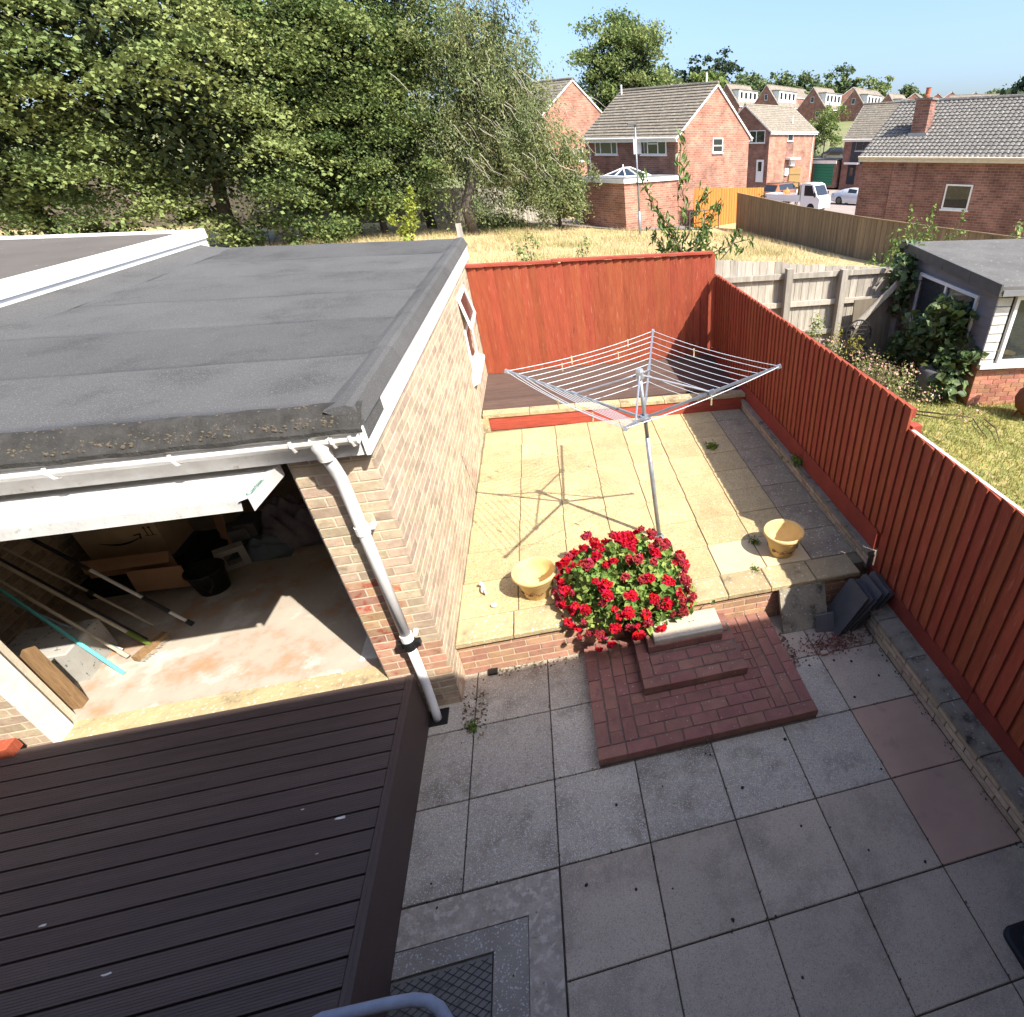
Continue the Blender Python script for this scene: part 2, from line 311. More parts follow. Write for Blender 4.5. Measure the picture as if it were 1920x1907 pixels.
m_doorg = M('door_lip_grey', (.36, .36, .34), (.29, .29, .28), 12, rough=.6, bump=.3, c3=(.25, .25, .24), s3=40, t3=(.62, .68))

# ------------------------------------------------------------------ ground levels
def gz(x, y):
    if y < 6.45: return -.35
    a = .45 - .028 * (min(y, 60) - 7) - .05 * min(max(x, 0), 16); a = max(a, -1.05)
    t = min(max((y - 46) / 18, 0), 1); k = min(max((x - 12) / 5, 0), 1); a = a * (1 - t) + (-.3 - .85 * k) * t
    r = math.hypot(x, y)
    return a + max(0, min(r, 216) - 78) * .077
def ground():
    m_gr = M('dry_grass_ground', (.46, .37, .2), (.37, .29, .145), .8, bump=.9, bscale=14, c3=(.24, .2, .07), s3=3.5, t3=(.58, .72), c4=(.13, .12, .045), s4=.35, t4=(.56, .7))
    ys = [-60, -20, -6, 0, 3, 6.44, 6.46, 7, 8, 10] + list(range(12, 60, 3)) + list(range(60, 340, 9)) + [420, 600, 1200]
    xs = [-600, -250, -140, -90] + list(range(-66, 70, 4)) + list(range(72, 240, 12)) + [260, 320, 450, 800]
    V = [(x, y, gz(x, y)) for y in ys for x in xs]; n = len(xs)
    F = [(j * n + i, j * n + i + 1, (j + 1) * n + i + 1, (j + 1) * n + i) for j in range(len(ys) - 1) for i in range(n - 1)]
    me = fast('ground', V, F, m_gr, None, True); me.materials.append(M('hillside', (.13, .16, .06), (.2, .19, .09), .05, bump=.4, bscale=1))
    me.polygons.foreach_set('material_index', [1 if (V[f[0]][1] > 62 or abs(V[f[0]][0]) > 60) else 0 for f in F]); struct(link(bpy.data.objects.new('ground', me)))
ground()

# ------------------------------------------------------------------ brickwork
CAM = Vector((0.985, -2.96, 3.87))
def brickwork(part, o, u, n, length, courses, mat, keep, L=.215, H=.065, J=.010, zc=.075, name='brick', stag=True, matfn=None, rot=0):
    """bricks as single parts (the `keep` nearest ones), the rest joined into one part; returns count kept"""
    o, u, n = Vector(o), Vector(u).normalized(), Vector(n).normalized(); up = Vector((0, 0, 1)); items = []
    for c in range(courses):
        s = -(L + J) / 2 if (c % 2 and stag) else 0.0
        while s < length - .02:
            a = max(s, 0); b = min(s + L, length)
            if b - a > .03: items.append((a, b, c))
            s += L + J
    def mid(t): return o + u * ((t[0] + t[1]) / 2) + up * (t[2] * zc + H / 2)
    items.sort(key=lambda t: (mid(t) - CAM).length)
    base = MESH.get((mat.name, L, H))
    if base is None:
        b = MB().cbox((-.5 * L, -.5 * H, -.02), (.5 * L, 0.5 * H, 0), .0018); base = MESH[(mat.name, L, H)] = b.mesh('brick', mat)
    for t in items[:keep]:
        mm = base
        if matfn and matfn(t) is not None:
            k2 = (matfn(t).name, L, H)
            if k2 not in MESH: MESH[k2] = MB().cbox((-.5 * L, -.5 * H, -.02), (.5 * L, 0.5 * H, 0), .0018).mesh('brick', matfn(t))
            mm = MESH[k2]
        p = mid(t) + n * (random.uniform(-.0012, .0012)); m = Matrix((( u.x, up.x, n.x, p.x), (u.y, up.y, n.y, p.y), (u.z, up.z, n.z, p.z), (0, 0, 0, 1)))
        m = m @ Matrix.Diagonal(((t[1] - t[0]) / L, 1, 1, 1))
        link(bpy.data.objects.new(name, mm), part, m)
    rest = items[keep:]
    if rest:
        V = []; F = []; rr = []
        for k, t in enumerate(rest):
            p = mid(t) + n * random.uniform(-.001, .001); hx = u * (t[1] - t[0]) / 2; hy = up * H / 2; d = n * .02; i = 8 * k; c = .003
            for q in (-hx - hy, hx - hy, hx + hy, -hx + hy): V.append(p + q - d)
            c = .0015; hx2 = hx * (1 - c / hx.length); hy2 = hy * (1 - c / hy.length)
            for q in (-hx2 - hy2, hx2 - hy2, hx2 + hy2, -hx2 + hy2): V.append(p + q)
            F += [(i + 4, i + 5, i + 6, i + 7), (i, i + 1, i + 5, i + 4), (i + 1, i + 2, i + 6, i + 5), (i + 2, i + 3, i + 7, i + 6), (i + 3, i, i + 4, i + 7)]; rr += [random.random()] * 5
        stuff(link(bpy.data.objects.new('far_bricks', fast('far_bricks', V, F, mat, rr)), part))
MESH = {}

# ------------------------------------------------------------------ lower patio
patio = struct(obj('patio', MB().box((-.42, -3.2, -.3), (3.62, .58, -.012)), m_soil))
sl = {}
def slab(parent, x0, x1, y0, y1, z, mat, name='paving_slab', th=.035, g=.0042, c=.004, tilt=.0022):
    key = (round(x1 - x0, 3), round(y1 - y0, 3), mat.name, th)
    if key not in sl:
        hx, hy = (x1 - x0) / 2 - g, (y1 - y0) / 2 - g; sl[key] = MB().cbox((-hx, -hy, -th), (hx, hy, 0), c).mesh(name, mat)
    m = at(((x0 + x1) / 2, (y0 + y1) / 2, z)) @ Matrix.Rotation(random.uniform(-tilt, tilt), 4, 'X') @ Matrix.Rotation(random.uniform(-tilt, tilt), 4, 'Y')
    return link(bpy.data.objects.new(name, sl[key]), parent, m)
colx = [-.395, 0, .6, 1.2, 1.8, 2.4, 3.0, 3.6]; rowy = [.56, 0, -.6, -1.2, -1.8, -2.4, -3.0, -3.2]
for j in range(len(rowy) - 1):
    for i in range(len(colx) - 1):
        if i <= 1 and j >= 3: continue                          # the manhole surround
        if 3 <= i <= 4 and j == 0: continue                     # under the brick steps
        mt = m_slabg if j <= 2 else m_slabp
        if i == 6 and j in (2, 3): mt = m_slabr
        if i == 6 and j in (0, 1): mt = m_slabp
        if i == 5 and j == 0: mt = m_slabp
        slab(patio, colx[i], colx[i + 1], rowy[j + 1], rowy[j], random.uniform(-.002, .001), mt)
# manhole: rough mortar bed, speckled frame, sunken checker cover
def lshape(x0, x1, y0, y1, xi, yi, z0, z1):
    return MB().box((x0, yi, z0), (x1, y1, z1)).box((xi, y0, z0), (x1, yi - .0005, z1))
obj('mortar_bed', lshape(-.395, .592, -3.2, -1.212, .402, -1.425, -.05, .004), m_concr, patio)
obj('manhole_frame', lshape(-.395, .398, -3.2, -1.43, .203, -1.555, -.05, .0), m_concs, patio)
mc = MB().box((-.395, -3.2, -.05), (.192, -1.566, -.009))
cov = obj('manhole_cover', mc, M('cover_metal', (.2, .185, .165), (.15, .14, .125), 5, rough=.7, metal=.2, bump=.3, c4=(.05, .05, .05), s4=3, t4=(.5, .65)), patio)
rb = MB()
for k in range(-40, 60):                                         # raised diamond lattice
    for sgn in (1, -1):
        x0_ = -.39; a = k * .042; pts = []
        p0 = Vector((x0_, -2.6 + a, -.008)); d = Vector((1, .62 * sgn, 0)); p1 = p0 + d * .58
        def clip(p, q):
            t0, t1 = 0, 1
            for (c0, c1, lo, hi) in ((p.y, q.y, -2.6, -1.58),):
                dd = c1 - c0
                for lim, s_ in ((lo, 1), (hi, -1)):
                    t = (lim - c0) / dd; ins = (c0 - lim) * s_
                    if ins < 0: t0 = max(t0, t)
                    elif (c1 - lim) * s_ < 0: t1 = min(t1, t)
            return (p.lerp(q, t0), p.lerp(q, t1)) if t1 > t0 else None
        r = clip(p0, p1)
        if r and (r[1] - r[0]).length > .02: rb.bar(r[0], r[1], .004, .005)
obj('cover_ribs', rb, M('cover_ribs', (.05, .048, .045), None, 5, rough=.7, bump=.1), cov)
# bits on the slabs
deb = MB()
for (x, y) in [(1.0, -.9), (1.75, -.68), (1.78, -.7), (2.35, -.72), (1.9, -1.0), (2.95, -1.12), (1.3, -1.5), (1.05, -1.45), (.75, -1.35), (2.9, -1.75), (2.6, -1.6), (1.6, -1.75), (3.1, -.1), (3.25, -.15), (3.4, -.35), (2.86, -.1), (1.35, -.85), (3.1, -.5), (.3, -1.7), (.32, -1.9), (.62, -2.0), (1.0, -2.2), (1.9, -2.1), (2.2, -1.35), (-.2, -1.1), (-.15, -1.25)]:
    r = random.uniform(.004, .013); deb.sphere((x + random.uniform(-.02, .02), y, r * .3), r, 7, 4, (1, 1.2, .5), .5)
stuff(tag(obj('fallen_debris', deb, m_black), 'small black berries and dirt crumbs scattered over the grey patio slabs', 'debris'))

# ------------------------------------------------------------------ brick steps
steps = thing('brick_steps', 'stepped platform of red brick pavers against the terrace wall', 'steps', (1.8, 0, 0))
def step_level(x0, x1, y0, y1, z0, z1, nx, ny):
    obj('step_core', MB().box((x0 + .008, y0 + .008, z0), (x1 - .008, y1, z1 - .008)), m_mortd, steps)
    L = .2165; H = .104; key = ('pv',)
    if key not in MESH: MESH[key] = MB().cbox((-L / 2 + .003, -H / 2 + .003, -.066), (L / 2 - .003, H / 2 - .003, 0), .004).mesh('paver', m_paver)
    def put(x, y, rot, sx=1.0):
        link(bpy.data.objects.new('brick', MESH[key]), steps, at((x, y, z1 + random.uniform(-.002, .003)), rot + random.uniform(-.012, .012), (sx, 1, 1)))
    w = (x1 - x0); bx = w / nx
    for k in range(nx): put(x0 + bx * (k + .5), y0 + .054, 0, bx / .2165)     # front course
    nrow = int(round((y1 - y0 - .108) / .108)); dy = (y1 - y0 - .108) / nrow
    ncol = 3 if nx > 6 else 1
    ln = (y1 - y0 - .108); nb = max(1, int(round(ln / .222)))
    for side in (0, 1):
        for cI in range(ncol if side == 0 else (ncol if nx > 6 else 0)):
            xx = x0 + .054 + cI * .108 if side == 0 else x1 - .054 - cI * .108
            st = 0 if cI % 2 == 0 else .5
            bl = ln / nb; s = -st * bl
            while s < ln - .02:
                a, b = max(0, s), min(ln, s + bl)
                put(xx, y0 + .108 + (a + b) / 2, math.pi / 2, (b - a) / .2165); s += bl
    xa = x0 + ncol * .108; xb = x1 - (ncol * .108 if nx > 6 else 0)
    for r in range(nrow):
        s = xa - (.108 if r % 2 else 0); 
        while s < xb - .02:
            a, b = max(xa, s), min(xb, s + .2165)
            if b - a > .03: put((a + b) / 2, y0 + .108 + dy * (r + .5), 0, (b - a) / .2165)
            s += .2165
step_level(.932, 2.70, -.605, .545, 0, .10, 8, 10)
step_level(1.372, 2.268, -.135, .545, .092, .19, 4, 6)
step_level(1.48, 2.15, .215, .545, .182, .272, 3, 3)
for (xa, xb, ya, z0_) in ((.932, 2.70, -.605, .012), (1.372, 2.268, -.135, .104), (1.48, 2.15, .215, .194)):
    pass
ts = obj('tread_slab', MB().cbox((1.54, .235, .272), (2.158, .50, .322), .006), m_tread, steps)

# ------------------------------------------------------------------ terrace
T = .42
terrace = struct(obj('terrace', MB().box((-.12, .66, -.3), (3.95, 4.72, T - .012)), M('terrace_joint', (.2, .16, .1), (.14, .12, .07), 9, bump=.4)))
SK = .018
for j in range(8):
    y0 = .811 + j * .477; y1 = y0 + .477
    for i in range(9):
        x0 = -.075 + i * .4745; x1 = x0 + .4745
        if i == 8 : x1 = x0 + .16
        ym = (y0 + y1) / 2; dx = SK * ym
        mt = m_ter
        if i >= 7: mt = m_tersh  # columns beside the fence: its shade deepened by slab colour
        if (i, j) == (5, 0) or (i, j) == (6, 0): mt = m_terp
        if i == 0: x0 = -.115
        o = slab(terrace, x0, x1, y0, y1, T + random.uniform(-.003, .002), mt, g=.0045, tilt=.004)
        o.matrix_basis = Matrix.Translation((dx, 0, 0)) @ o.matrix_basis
rw = thing('terrace_wall', 'low brick retaining wall with lichen spotted coping in front of the terrace', 'wall', (1.8, .55, 0))
obj('wall_core', MB().box((-.10, .558, -.05), (3.62, .76, .372)), m_mort, rw)
brickwork(rw, (-.10, .552, .0), (1, 0, 0), (0, -1, 0), 3.72, 5, m_bred, 96)
xs_ = [-.10, .375, .87, 1.36, 1.85, 2.3, 2.72, 3.18, 3.64]
for a, b in zip(xs_, xs_[1:]):
    obj('coping_slab', MB().cbox((a + .004, .515, .374), (b - .004, .806, T + .002), .008), m_cop, rw)
# back deck of the terrace
DK = .655
bd = thing('raised_deck', 'brown timber deck with red riser below the back fence', 'deck', (1.9, 5.4, T))
bym = lambda x: 4.69 - .053 * x
for k in range(13):
    y0 = 4.86 + k * .128
    obj('deck_board', MB().cbox((-.06, y0, DK - .03), (3.92, y0 + .122, DK + random.uniform(-.002, .001)), .004), m_deckold, bd)
obj('deck_bearer', MB().box((-.05, 4.75, -.2), (3.9, 6.5, DK - .035)), m_soil, bd)
for k in range(6):
    x0 = -.03 + k * .66
    obj('coping_slab', MB().obox((x0 + .004, bym(x0) - .015, DK - .035), (.652, -.035, 0), (0, .185, 0), (0, 0, .05)), m_cop, bd)
for z0 in (T - .0, T + .1):
    obj('riser_board', MB().obox((.05, bym(.05), z0), (3.8, -.2, 0), (0, .03, 0), (0, 0, .098)), m_redrail, bd)
obj('riser_block', MB().box((-.06, 4.66, T - .05), (.045, 4.78, DK - .04)), m_cop, bd)

# ------------------------------------------------------------------ fences
def feather(o, u, n, w, h, mat, parent, name='fence_board', th=(.006, .02), lean=0.0):
    """one feather-edge board: origin o (bottom), width along u, thick edge proud along n"""
    o, u, n = Vector(o), Vector(u), Vector(n); up = Vector((0, 0, h)); 
    a = o + n * th[0]; b = o + u * w + n * th[1]; sh = u * lean
    mb = MB().add([o, o + u * w, b, a, o + up + sh, o + u * w + up + sh, b + up + sh, a + up + sh], [(3, 2, 1, 0), (4, 5, 6, 7), (1, 0, 4, 5), (2, 1, 5, 6), (3, 2, 6, 7), (0, 3, 7, 4)])
    return obj(name, mb, mat, parent)
bf = thing('red_back_fence', 'red painted board fence across the far end of the terrace', 'fence', (1.9, 6.46, DK))
nb = 30; x = -.02
while x < 3.86:
    wdt = random.uniform(.118, .142); top = 2.345 if x < 1.3 else 2.36
    feather((x, 6.46, DK + .005), (1, 0, 0), (0, -1, 0), wdt + .012, top - DK - .02 + random.uniform(-.008, .004), m_red, bf, th=(.003, .032), lean=random.uniform(-.002, .002)); x += wdt
obj('cap_rail', MB().cbox((-.03, 6.405, 2.335), (1.36, 6.5, 2.375), .004), m_redrail, bf)
obj('cap_rail', MB().cbox((1.27, 6.40, 2.352), (3.9, 6.5, 2.39), .004), m_redrail, bf)
for zz in (1.0, 2.0): obj('back_rail', MB().box((-.02, 6.462, zz), (3.9, 6.51, zz + .08)), m_redrail, bf)
fx = lambda y: 3.806 + .018 * y - .0012 * max(0, y - 3) ** 2
rf = thing('red_side_fence', 'long red painted board fence along the right side of the garden', 'fence', (3.8, 2, 0))
y = 6.36; P = .1225
while y > -3.1:
    up_ = y > .63; top = 2.065 if up_ else 1.89; bot = .80 if up_ else .385
    if not up_ and y + P > .63: pass
    wdt = P + random.uniform(-.006, .006)
    u = Vector((fx(y - wdt) - fx(y), -wdt, 0)); ul = u.length
    feather((fx(y) + .012, y, bot), u.normalized(), (-1, 0, 0), ul + .010, top - bot + random.uniform(-.012, .006), m_red, rf, th=(.003, .024)); y -= wdt
def along(z0, z1, y0, y1, dx, w, mat, name, seg=1):
    a, b = fx(y0) + dx, fx(y1) + dx
    return obj(name, MB().obox((a, y0, z0), (b - a, y1 - y0, 0), (w, 0, 0), (0, 0, z1 - z0)), mat, rf)
m_gboard = M('gravel_board_red', (.24, .045, .03), (.19, .035, .024), 4, bump=.4, bscale=30, rnd=.1, rough=.8)
along(.572, .80, .625, 2.32, -.016, .03, m_gboard, 'gravel_board'); along(.572, .80, 2.328, 4.9, -.016, .03, m_gboard, 'gravel_board'); along(.66, .80, 4.905, 6.4, -.016, .03, m_gboard, 'gravel_board')
along(.235, .40, -.92, .615, -.02, .03, m_gboard, 'gravel_board'); along(.235, .385, -3.1, -.925, -.02, .03, m_gboard, 'gravel_board')
along(1.83, 1.872, -3.1, .62, .036, .03, m_whitew, 'back_rail'); along(1.95, 2.03, .63, 6.4, .036, .05, m_redrail, 'back_rail'); along(1.1, 1.18, .63, 6.4, .036, .05, m_redrail, 'back_rail')  # white on the first rail paints its sunlit top
for y0 in (.62, 2.5, 4.4, 6.42, -1.2, -3.0):
    obj('fence_post', MB().box((fx(y0) + .04, y0 - .05, -.2), (fx(y0) + .13, y0 + .05, 1.9 if y0 > .5 else 1.8)), m_redrail, rf)

# low brick kerbs at the foot of the side fence
def kerb(name, label, x0, y0, x1, y1, z0, z1, w, nc, keep):
    k = thing(name, label, 'wall', ((x0 + x1) / 2, (y0 + y1) / 2, z0))
    d = Vector((x1 - x0, y1 - y0, 0)); L = d.length; d.normalize(); n = Vector((d.y, -d.x, 0))
    if n.x > 0: n = -n
    o = Vector((x0, y0, z0 - .05))
    obj('wall_core', MB().obox(o - n * .006, d * L, -n * w, Vector((0, 0, z1 - z0 + .05 - .042))), m_mortd, k)
    H = (z1 - z0 - .045) / nc
    brickwork(k, (x0, y0, z0 + .004), d, n, L, nc, m_brick, keep, H=H - .01, zc=H)
    s = 0
    while s < L - .02:
        e = min(s + .455, L); a = Vector((x0, y0, z1 - .042)) + d * (s + .004) + n * .012
        obj('coping_slab', MB().obox(a, d * (e - s - .008), -n * (w + .012), Vector((0, 0, .042 + random.uniform(-.003, .003)))), m_copk, k); s = e
    return k
kerb('side_kerb', 'low weathered brick kerb between the lower patio and the side fence', 3.596, .50, 3.596, -3.1, 0, .235, .205, 3, 60)
kerb('side_kerb', 'low weathered brick kerb on the terrace at the foot of the side fence', 3.745, .60, 3.825, 4.62, T, .575, .12, 2, 48)
# ------------------------------------------------------------------ garage
FL = .42
gar = thing('garage', 'flat roofed brick garage with its up and over door open', 'garage', (-1.85, 3.6, 0))
WX = lambda y: -.106 + .0125 * (y - .27)
gwall = obj('side_wall', MB().obox((WX(.3) - .004, .31, -.2), (WX(6.95) - WX(.3), 6.63, 0), (-.2, 0, 0), (0, 0, 2.66)), m_mort, gar)
brickwork(gwall, (WX(.27), .27, .0), (WX(6.95) - WX(.27), 6.68, 0), (1, -.0125, 0), 6.66, 32, m_brick, 170)
gp = obj('front_pillar', MB().box((-.56, .274, -.2), (-.111, .5, 2.42)), m_mort, gar)
brickwork(gp, (-.565, .27, .0), (1, 0, 0), (0, -1, 0), .459, 32, m_brick, 66, matfn=lambda t: m_bstain if (t[0] < .2 and t[2] < 19) else (m_bred if (t[2] < 10) else None))
gl = obj('front_pillar', MB().box((-3.7, .274, -.2), (-2.745, .5, 2.42)), m_mort, gar)
brickwork(gl, (-3.7, .27, .0), (1, 0, 0), (0, -1, 0), .955, 32, m_brick, 62)
obj('lintel', MB().box((-2.74, .3, 2.345), (-.565, .49, 2.43)), m_mort, gar)
obj('party_wall', MB().box((-3.85, .505, -.2), (-3.62, 6.95, 2.52)), m_mort, gar)
ib = obj('inner_brick_face', MB().box((-3.618, .51, .3), (-3.6, 6.9, 2.5)), m_mort, gar)
brickwork(ib, (-3.592, .52, .42), (0, 1, 0), (1, 0, 0), 3.2, 26, m_brick, 0)
obj('back_wall', MB().box((-3.6, 6.75, -.2), (-.2, 6.95, 2.52)), m_inner, gar)
obj('ceiling_board', MB().box((-3.6, .52, 2.44), (-.25, 6.74, 2.47)), m_ceil, gar)
obj('floor_slab', MB().box((-3.6, .3, .2), (-.56, 6.74, FL)), m_conc, gar)
obj('threshold', MB().cbox((-2.72, .205, .2), (-.57, .44, FL + .012), .01), m_cop, gar)
jb = obj('door_jamb', MB().box((-2.742, .262, .42), (-2.69, .39, 2.33)), m_whitew, gar)
obj('door_jamb', MB().box((-.60, .33, .42), (-.562, .42, 2.33)), m_whitew, gar)
# roof
ROOF = 2.665
roof = obj('roof', MB().box((-3.62, .205, 2.475), (-.075, 7.0, 2.60)), m_felt, gar)
sy = [.30, 1.19, 2.22, 3.32, 4.5, 5.6, 6.98]
for k in range(6):
    a, b = sy[k], sy[k + 1]; sk = .03
    mb = MB().add([(-3.25, a + .05, ROOF - .012), (-.245, a - .02, ROOF - .012), (-.245, b + .02, ROOF + .001 - .0005 * k), (-3.25, b + .09, ROOF + .001 - .0005 * k), (-3.25, a + .05, ROOF - .06), (-.245, a - .02, ROOF - .06), (-.245, b + .02, ROOF - .06), (-3.25, b + .09, ROOF - .06)],
                  [(0, 1, 2, 3), (1, 0, 4, 5), (2, 1, 5, 6), (3, 2, 6, 7), (0, 3, 7, 4)])
    # subdivide lightly and make the felt uneven
    nx, ny = 26, 7; V = []; F = []
    for j in range(ny + 1):
        for i in range(nx + 1):
            u, v = i / nx, j / ny; xx = -3.3 + 3.17 * u; yy = (a + .05 * (1 - u) - .02 * u) * (1 - v) + (b + .09 * (1 - u) + .02 * u) * v
            zz = ROOF - .012 * (1 - v) + .0045 * math.sin(xx * 4.1 + k) * math.sin(yy * 5.3) + random.uniform(-.0015, .0015)
            V.append((xx, yy, zz))
    F = [(j * (nx + 1) + i, j * (nx + 1) + i + 1, (j + 1) * (nx + 1) + i + 1, (j + 1) * (nx + 1) + i) for j in range(ny) for i in range(nx)]
    V += [(-.13, a - .02, ROOF - .06), (-3.3, a + .05, ROOF - .06)]; n0 = len(V) - 2
    mb = MB().add(V, F + [(n0, n0 + 1) + tuple(range(0, nx + 1))])
    obj('felt_strip', mb, m_felt, roof, smooth=True)
mb = MB()                                                          # front drip with moss
prof = [(.31, ROOF + .004), (.26, ROOF - .004), (.17, 2.60), (.13, 2.575), (.13, 2.55)]
for i in range(60):
    x0, x1 = -3.6 + 3.53 * i / 60, -3.6 + 3.53 * (i + 1) / 60
    for (ya, za), (yb, zb) in zip(prof, prof[1:]):
        h = lambda x, yy: .004 * math.sin(x * 17 + yy * 40) + .002 * math.sin(x * 53)
        mb.add([(x0, ya, za + h(x0, ya)), (x0, yb, zb + h(x0, yb)), (x1, yb, zb + h(x1, yb)), (x1, ya, za + h(x1, ya))], [(0, 1, 2, 3)])
obj('drip_strip', mb, m_feltm, roof, smooth=True)
ms = MB()
for k in range(420):
    x = -.22 - 1.5 * random.random() ** 1.6 if k % 3 else -.22 - 3.0 * random.random(); yy = random.uniform(.15, .3); zz = 2.60 + (yy - .17) * .5
    ms.sphere((x, yy, min(zz, ROOF) + .002), random.uniform(.004, .012), 5, 3, (1, 1, .7), .4)
stuff(obj('moss', ms, M('roof_moss', (.06, .05, .035), (.11, .09, .065), 40, bump=.3, rnd=.4), roof))
# verge upstand: mitred felt rolls
vy = [.215, 1.32, 2.3, 3.45, 4.4, 5.45, 6.2, 7.0]
for k in range(7):
    a, b = vy[k], vy[k + 1]; o = .0015 * (k % 2)
    pr = [(-.262, ROOF - .008), (-.20, ROOF + .012), (-.135, ROOF + .016), (-.105, ROOF + .004), (-.066, 2.575), (-.085, 2.555)]
    V = []; 
    for yy in (a, b + .01):
        dx = WX(yy) - WX(.27)
        V += [(x + dx + o, yy, z + o + random.uniform(-.003, .003)) for x, z in pr]
    n = len(pr); F = [(i, i + 1, n + i + 1, n + i) for i in range(n - 1)] + [tuple(range(n))]
    obj('verge_felt', MB().add(V, F), m_felt, roof)
V = []; pr = [(-3.64, ROOF + .07), (-3.5, ROOF + .03), (-3.34, ROOF + .014), (-3.2, ROOF - .006)]
for yy in (.3, 2.2, 4.3, 7.0): V += [(x + random.uniform(-.02, .02), yy, z) for x, z in pr]
obj('upstand_felt', MB().add(V, [(j * 4 + i, j * 4 + i + 1, j * 4 + i + 5, j * 4 + i + 4) for j in range(3) for i in range(3)]), m_felt, roof)
wf = MB(); 
wf.obox((WX(.2) + .004, .165, 2.392), (WX(3.6) - WX(.2), 3.44, 0), (.022, 0, 0), (0, 0, .166))
obj('fascia', wf, m_white, gar)
obj('fascia', MB().obox((WX(3.6) + .004, 3.61, 2.392), (WX(7) - WX(3.6), 3.4, 0), (.022, 0, 0), (0, 0, .166)), m_white, gar)
obj('fascia', MB().box((-3.62, .19, 2.385), (-.115, .212, 2.56)), m_whitew, gar)
obj('soffit', MB().box((-3.6, .214, 2.43), (-.12, .268, 2.445)), m_whitew, gar)
# gutter
gut = MB(); seg = 8
for i in range(2):
    pass
V = []; F = []
pr = [(math.cos(math.pi * k / 8), -math.sin(math.pi * k / 8)) for k in range(9)]
xs = [-3.62, -2.4, -1.2, -.10]
for x in xs: V += [(x, .128 + .052 * c, 2.545 + .055 * s) for c, s in pr]
F = [(j * 9 + i, j * 9 + i + 1, j * 9 + i + 10, j * 9 + i + 9) for j in range(3) for i in range(8)]
V2 = [(x, .128 + (.052 - .005) * c, 2.547 + (.055 - .005) * s) for x in xs for c, s in pr]; n0 = len(V)
F += [tuple(n0 + q for q in f[::-1]) for f in F]
for j in range(3):
    for e in (0, 8): F.append((j * 9 + e, (j + 1) * 9 + e, n0 + (j + 1) * 9 + e, n0 + j * 9 + e))
F += [tuple(3 * 9 + i for i in range(9)), tuple(range(9))]
gut = obj('gutter', MB().add(V + V2, F), m_whitew, gar)
for x in (-3.3, -2.35, -1.52, -.98, -.42, -.22, -.125):
    obj('gutter_bracket', MB().tube([(x, .075, 2.56), (x, .068, 2.53), (x, .09, 2.495), (x, .128, 2.482), (x, .17, 2.495), (x, .19, 2.54)], .009, 6), m_whitew, gut)
# downpipe
dp = obj('downpipe', MB().tube([(-.30, .128, 2.5), (-.30, .132, 2.44), (-.296, .165, 2.34), (-.296, .195, 2.25), (-.296, .2, 1.9), (-.296, .2, .86)], .036, 14).tube([(-.296, .2, .87), (-.296, .2, .40), (-.292, .16, .10), (-.288, .13, -.02)], .033, 14), m_white, gar, smooth=True)
obj('gutter_outlet', MB().lathe([(.05, .04), (.055, 0), (.042, -.05), (.04, -.09)], (-.30, .128, 2.5), 14), m_whitew, dp, smooth=True)
for zz in (1.87, .90):
    c = obj('pipe_clip', MB().tube([(-.296, .2, zz - .03), (-.296, .2, zz + .03)], .043, 14).box((-.255, .2, zz - .008), (-.225, .265, zz + .008)), m_white, dp)
obj('pipe_socket', MB().tube([(-.296, .2, .79), (-.296, .2, .865)], .047, 12).box((-.37, .185, .8), (-.22, .23, .85)), m_black, dp)
obj('drain_hopper', MB().box((-.36, .08, -.01), (-.21, .23, .015)), m_black, dp)
# up and over door, standing open
door = obj('garage_door', MB().add([(-2.685, .42, 2.326), (-.605, .42, 2.326), (-.615, -.125, 2.355), (-2.685, -.125, 2.355)], [(0, 1, 2, 3)]).box((-2.68, .425, 2.30), (-.61, 2.2, 2.324)), m_doorw, gar)
for f in (.22, .5, .78):
    yy = .42 - .545 * f; zz = 2.326 + .029 * f
    obj('door_ridge', MB().box((-2.68, yy - .006, zz), (-.63, yy + .006, zz + .007)), m_doorw, door)
obj('door_edge', MB().add([(-.66, .27, 2.337), (-.605, .27, 2.352), (-.61, -.15, 2.375), (-.665, -.15, 2.359), (-.605, .27, 2.275), (-.61, -.15, 2.295)], [(3, 2, 1, 0), (2, 5, 4, 1)]), m_doorw, door)
obj('door_lip', MB().add([(-2.69, -.126, 2.358), (-.66, -.126, 2.358), (-.66, -.15, 2.305), (-2.69, -.15, 2.305), (-2.69, -.14, 2.30), (-.66, -.14, 2.30)], [(0, 1, 2, 3), (3, 2, 5, 4)]), m_doorg, door)
tc = bpy.data.curves.new('door_lettering', 'FONT'); tc.body = 'Cardale'; tc.size = .055; tc.shear = .3; tc.extrude = .0005
tob = bpy.data.objects.new('tmp', tc); col.objects.link(tob); dg_ = bpy.context.evaluated_depsgraph_get(); tme = bpy.data.meshes.new_from_object(tob.evaluated_get(dg_)); bpy.data.objects.remove(tob); tme.materials.clear(); tme.materials.append(m_grn); to = bpy.data.objects.new('door_lettering', tme)
e1 = Vector((.005, .42, -.022)).normalized(); e0 = Vector((.060, 0, .015)); e2 = (e0 - e1 * e0.dot(e1)).normalized(); e3 = e1.cross(e2) * -1
m = Matrix(((e1.x, -e2.x, e3.x, 0), (e1.y, -e2.y, e3.y, 0), (e1.z, -e2.z, e3.z, 0), (0, 0, 0, 1)))
e3 = Vector((m[0][2], m[1][2], m[2][2]))
if e3.z < 0:
    for i in range(3): m[i][2] *= -1
m.translation = Vector((-.652, -.12, 2.3665)) + Vector((.045, 0, .014))
link(to, door, m)
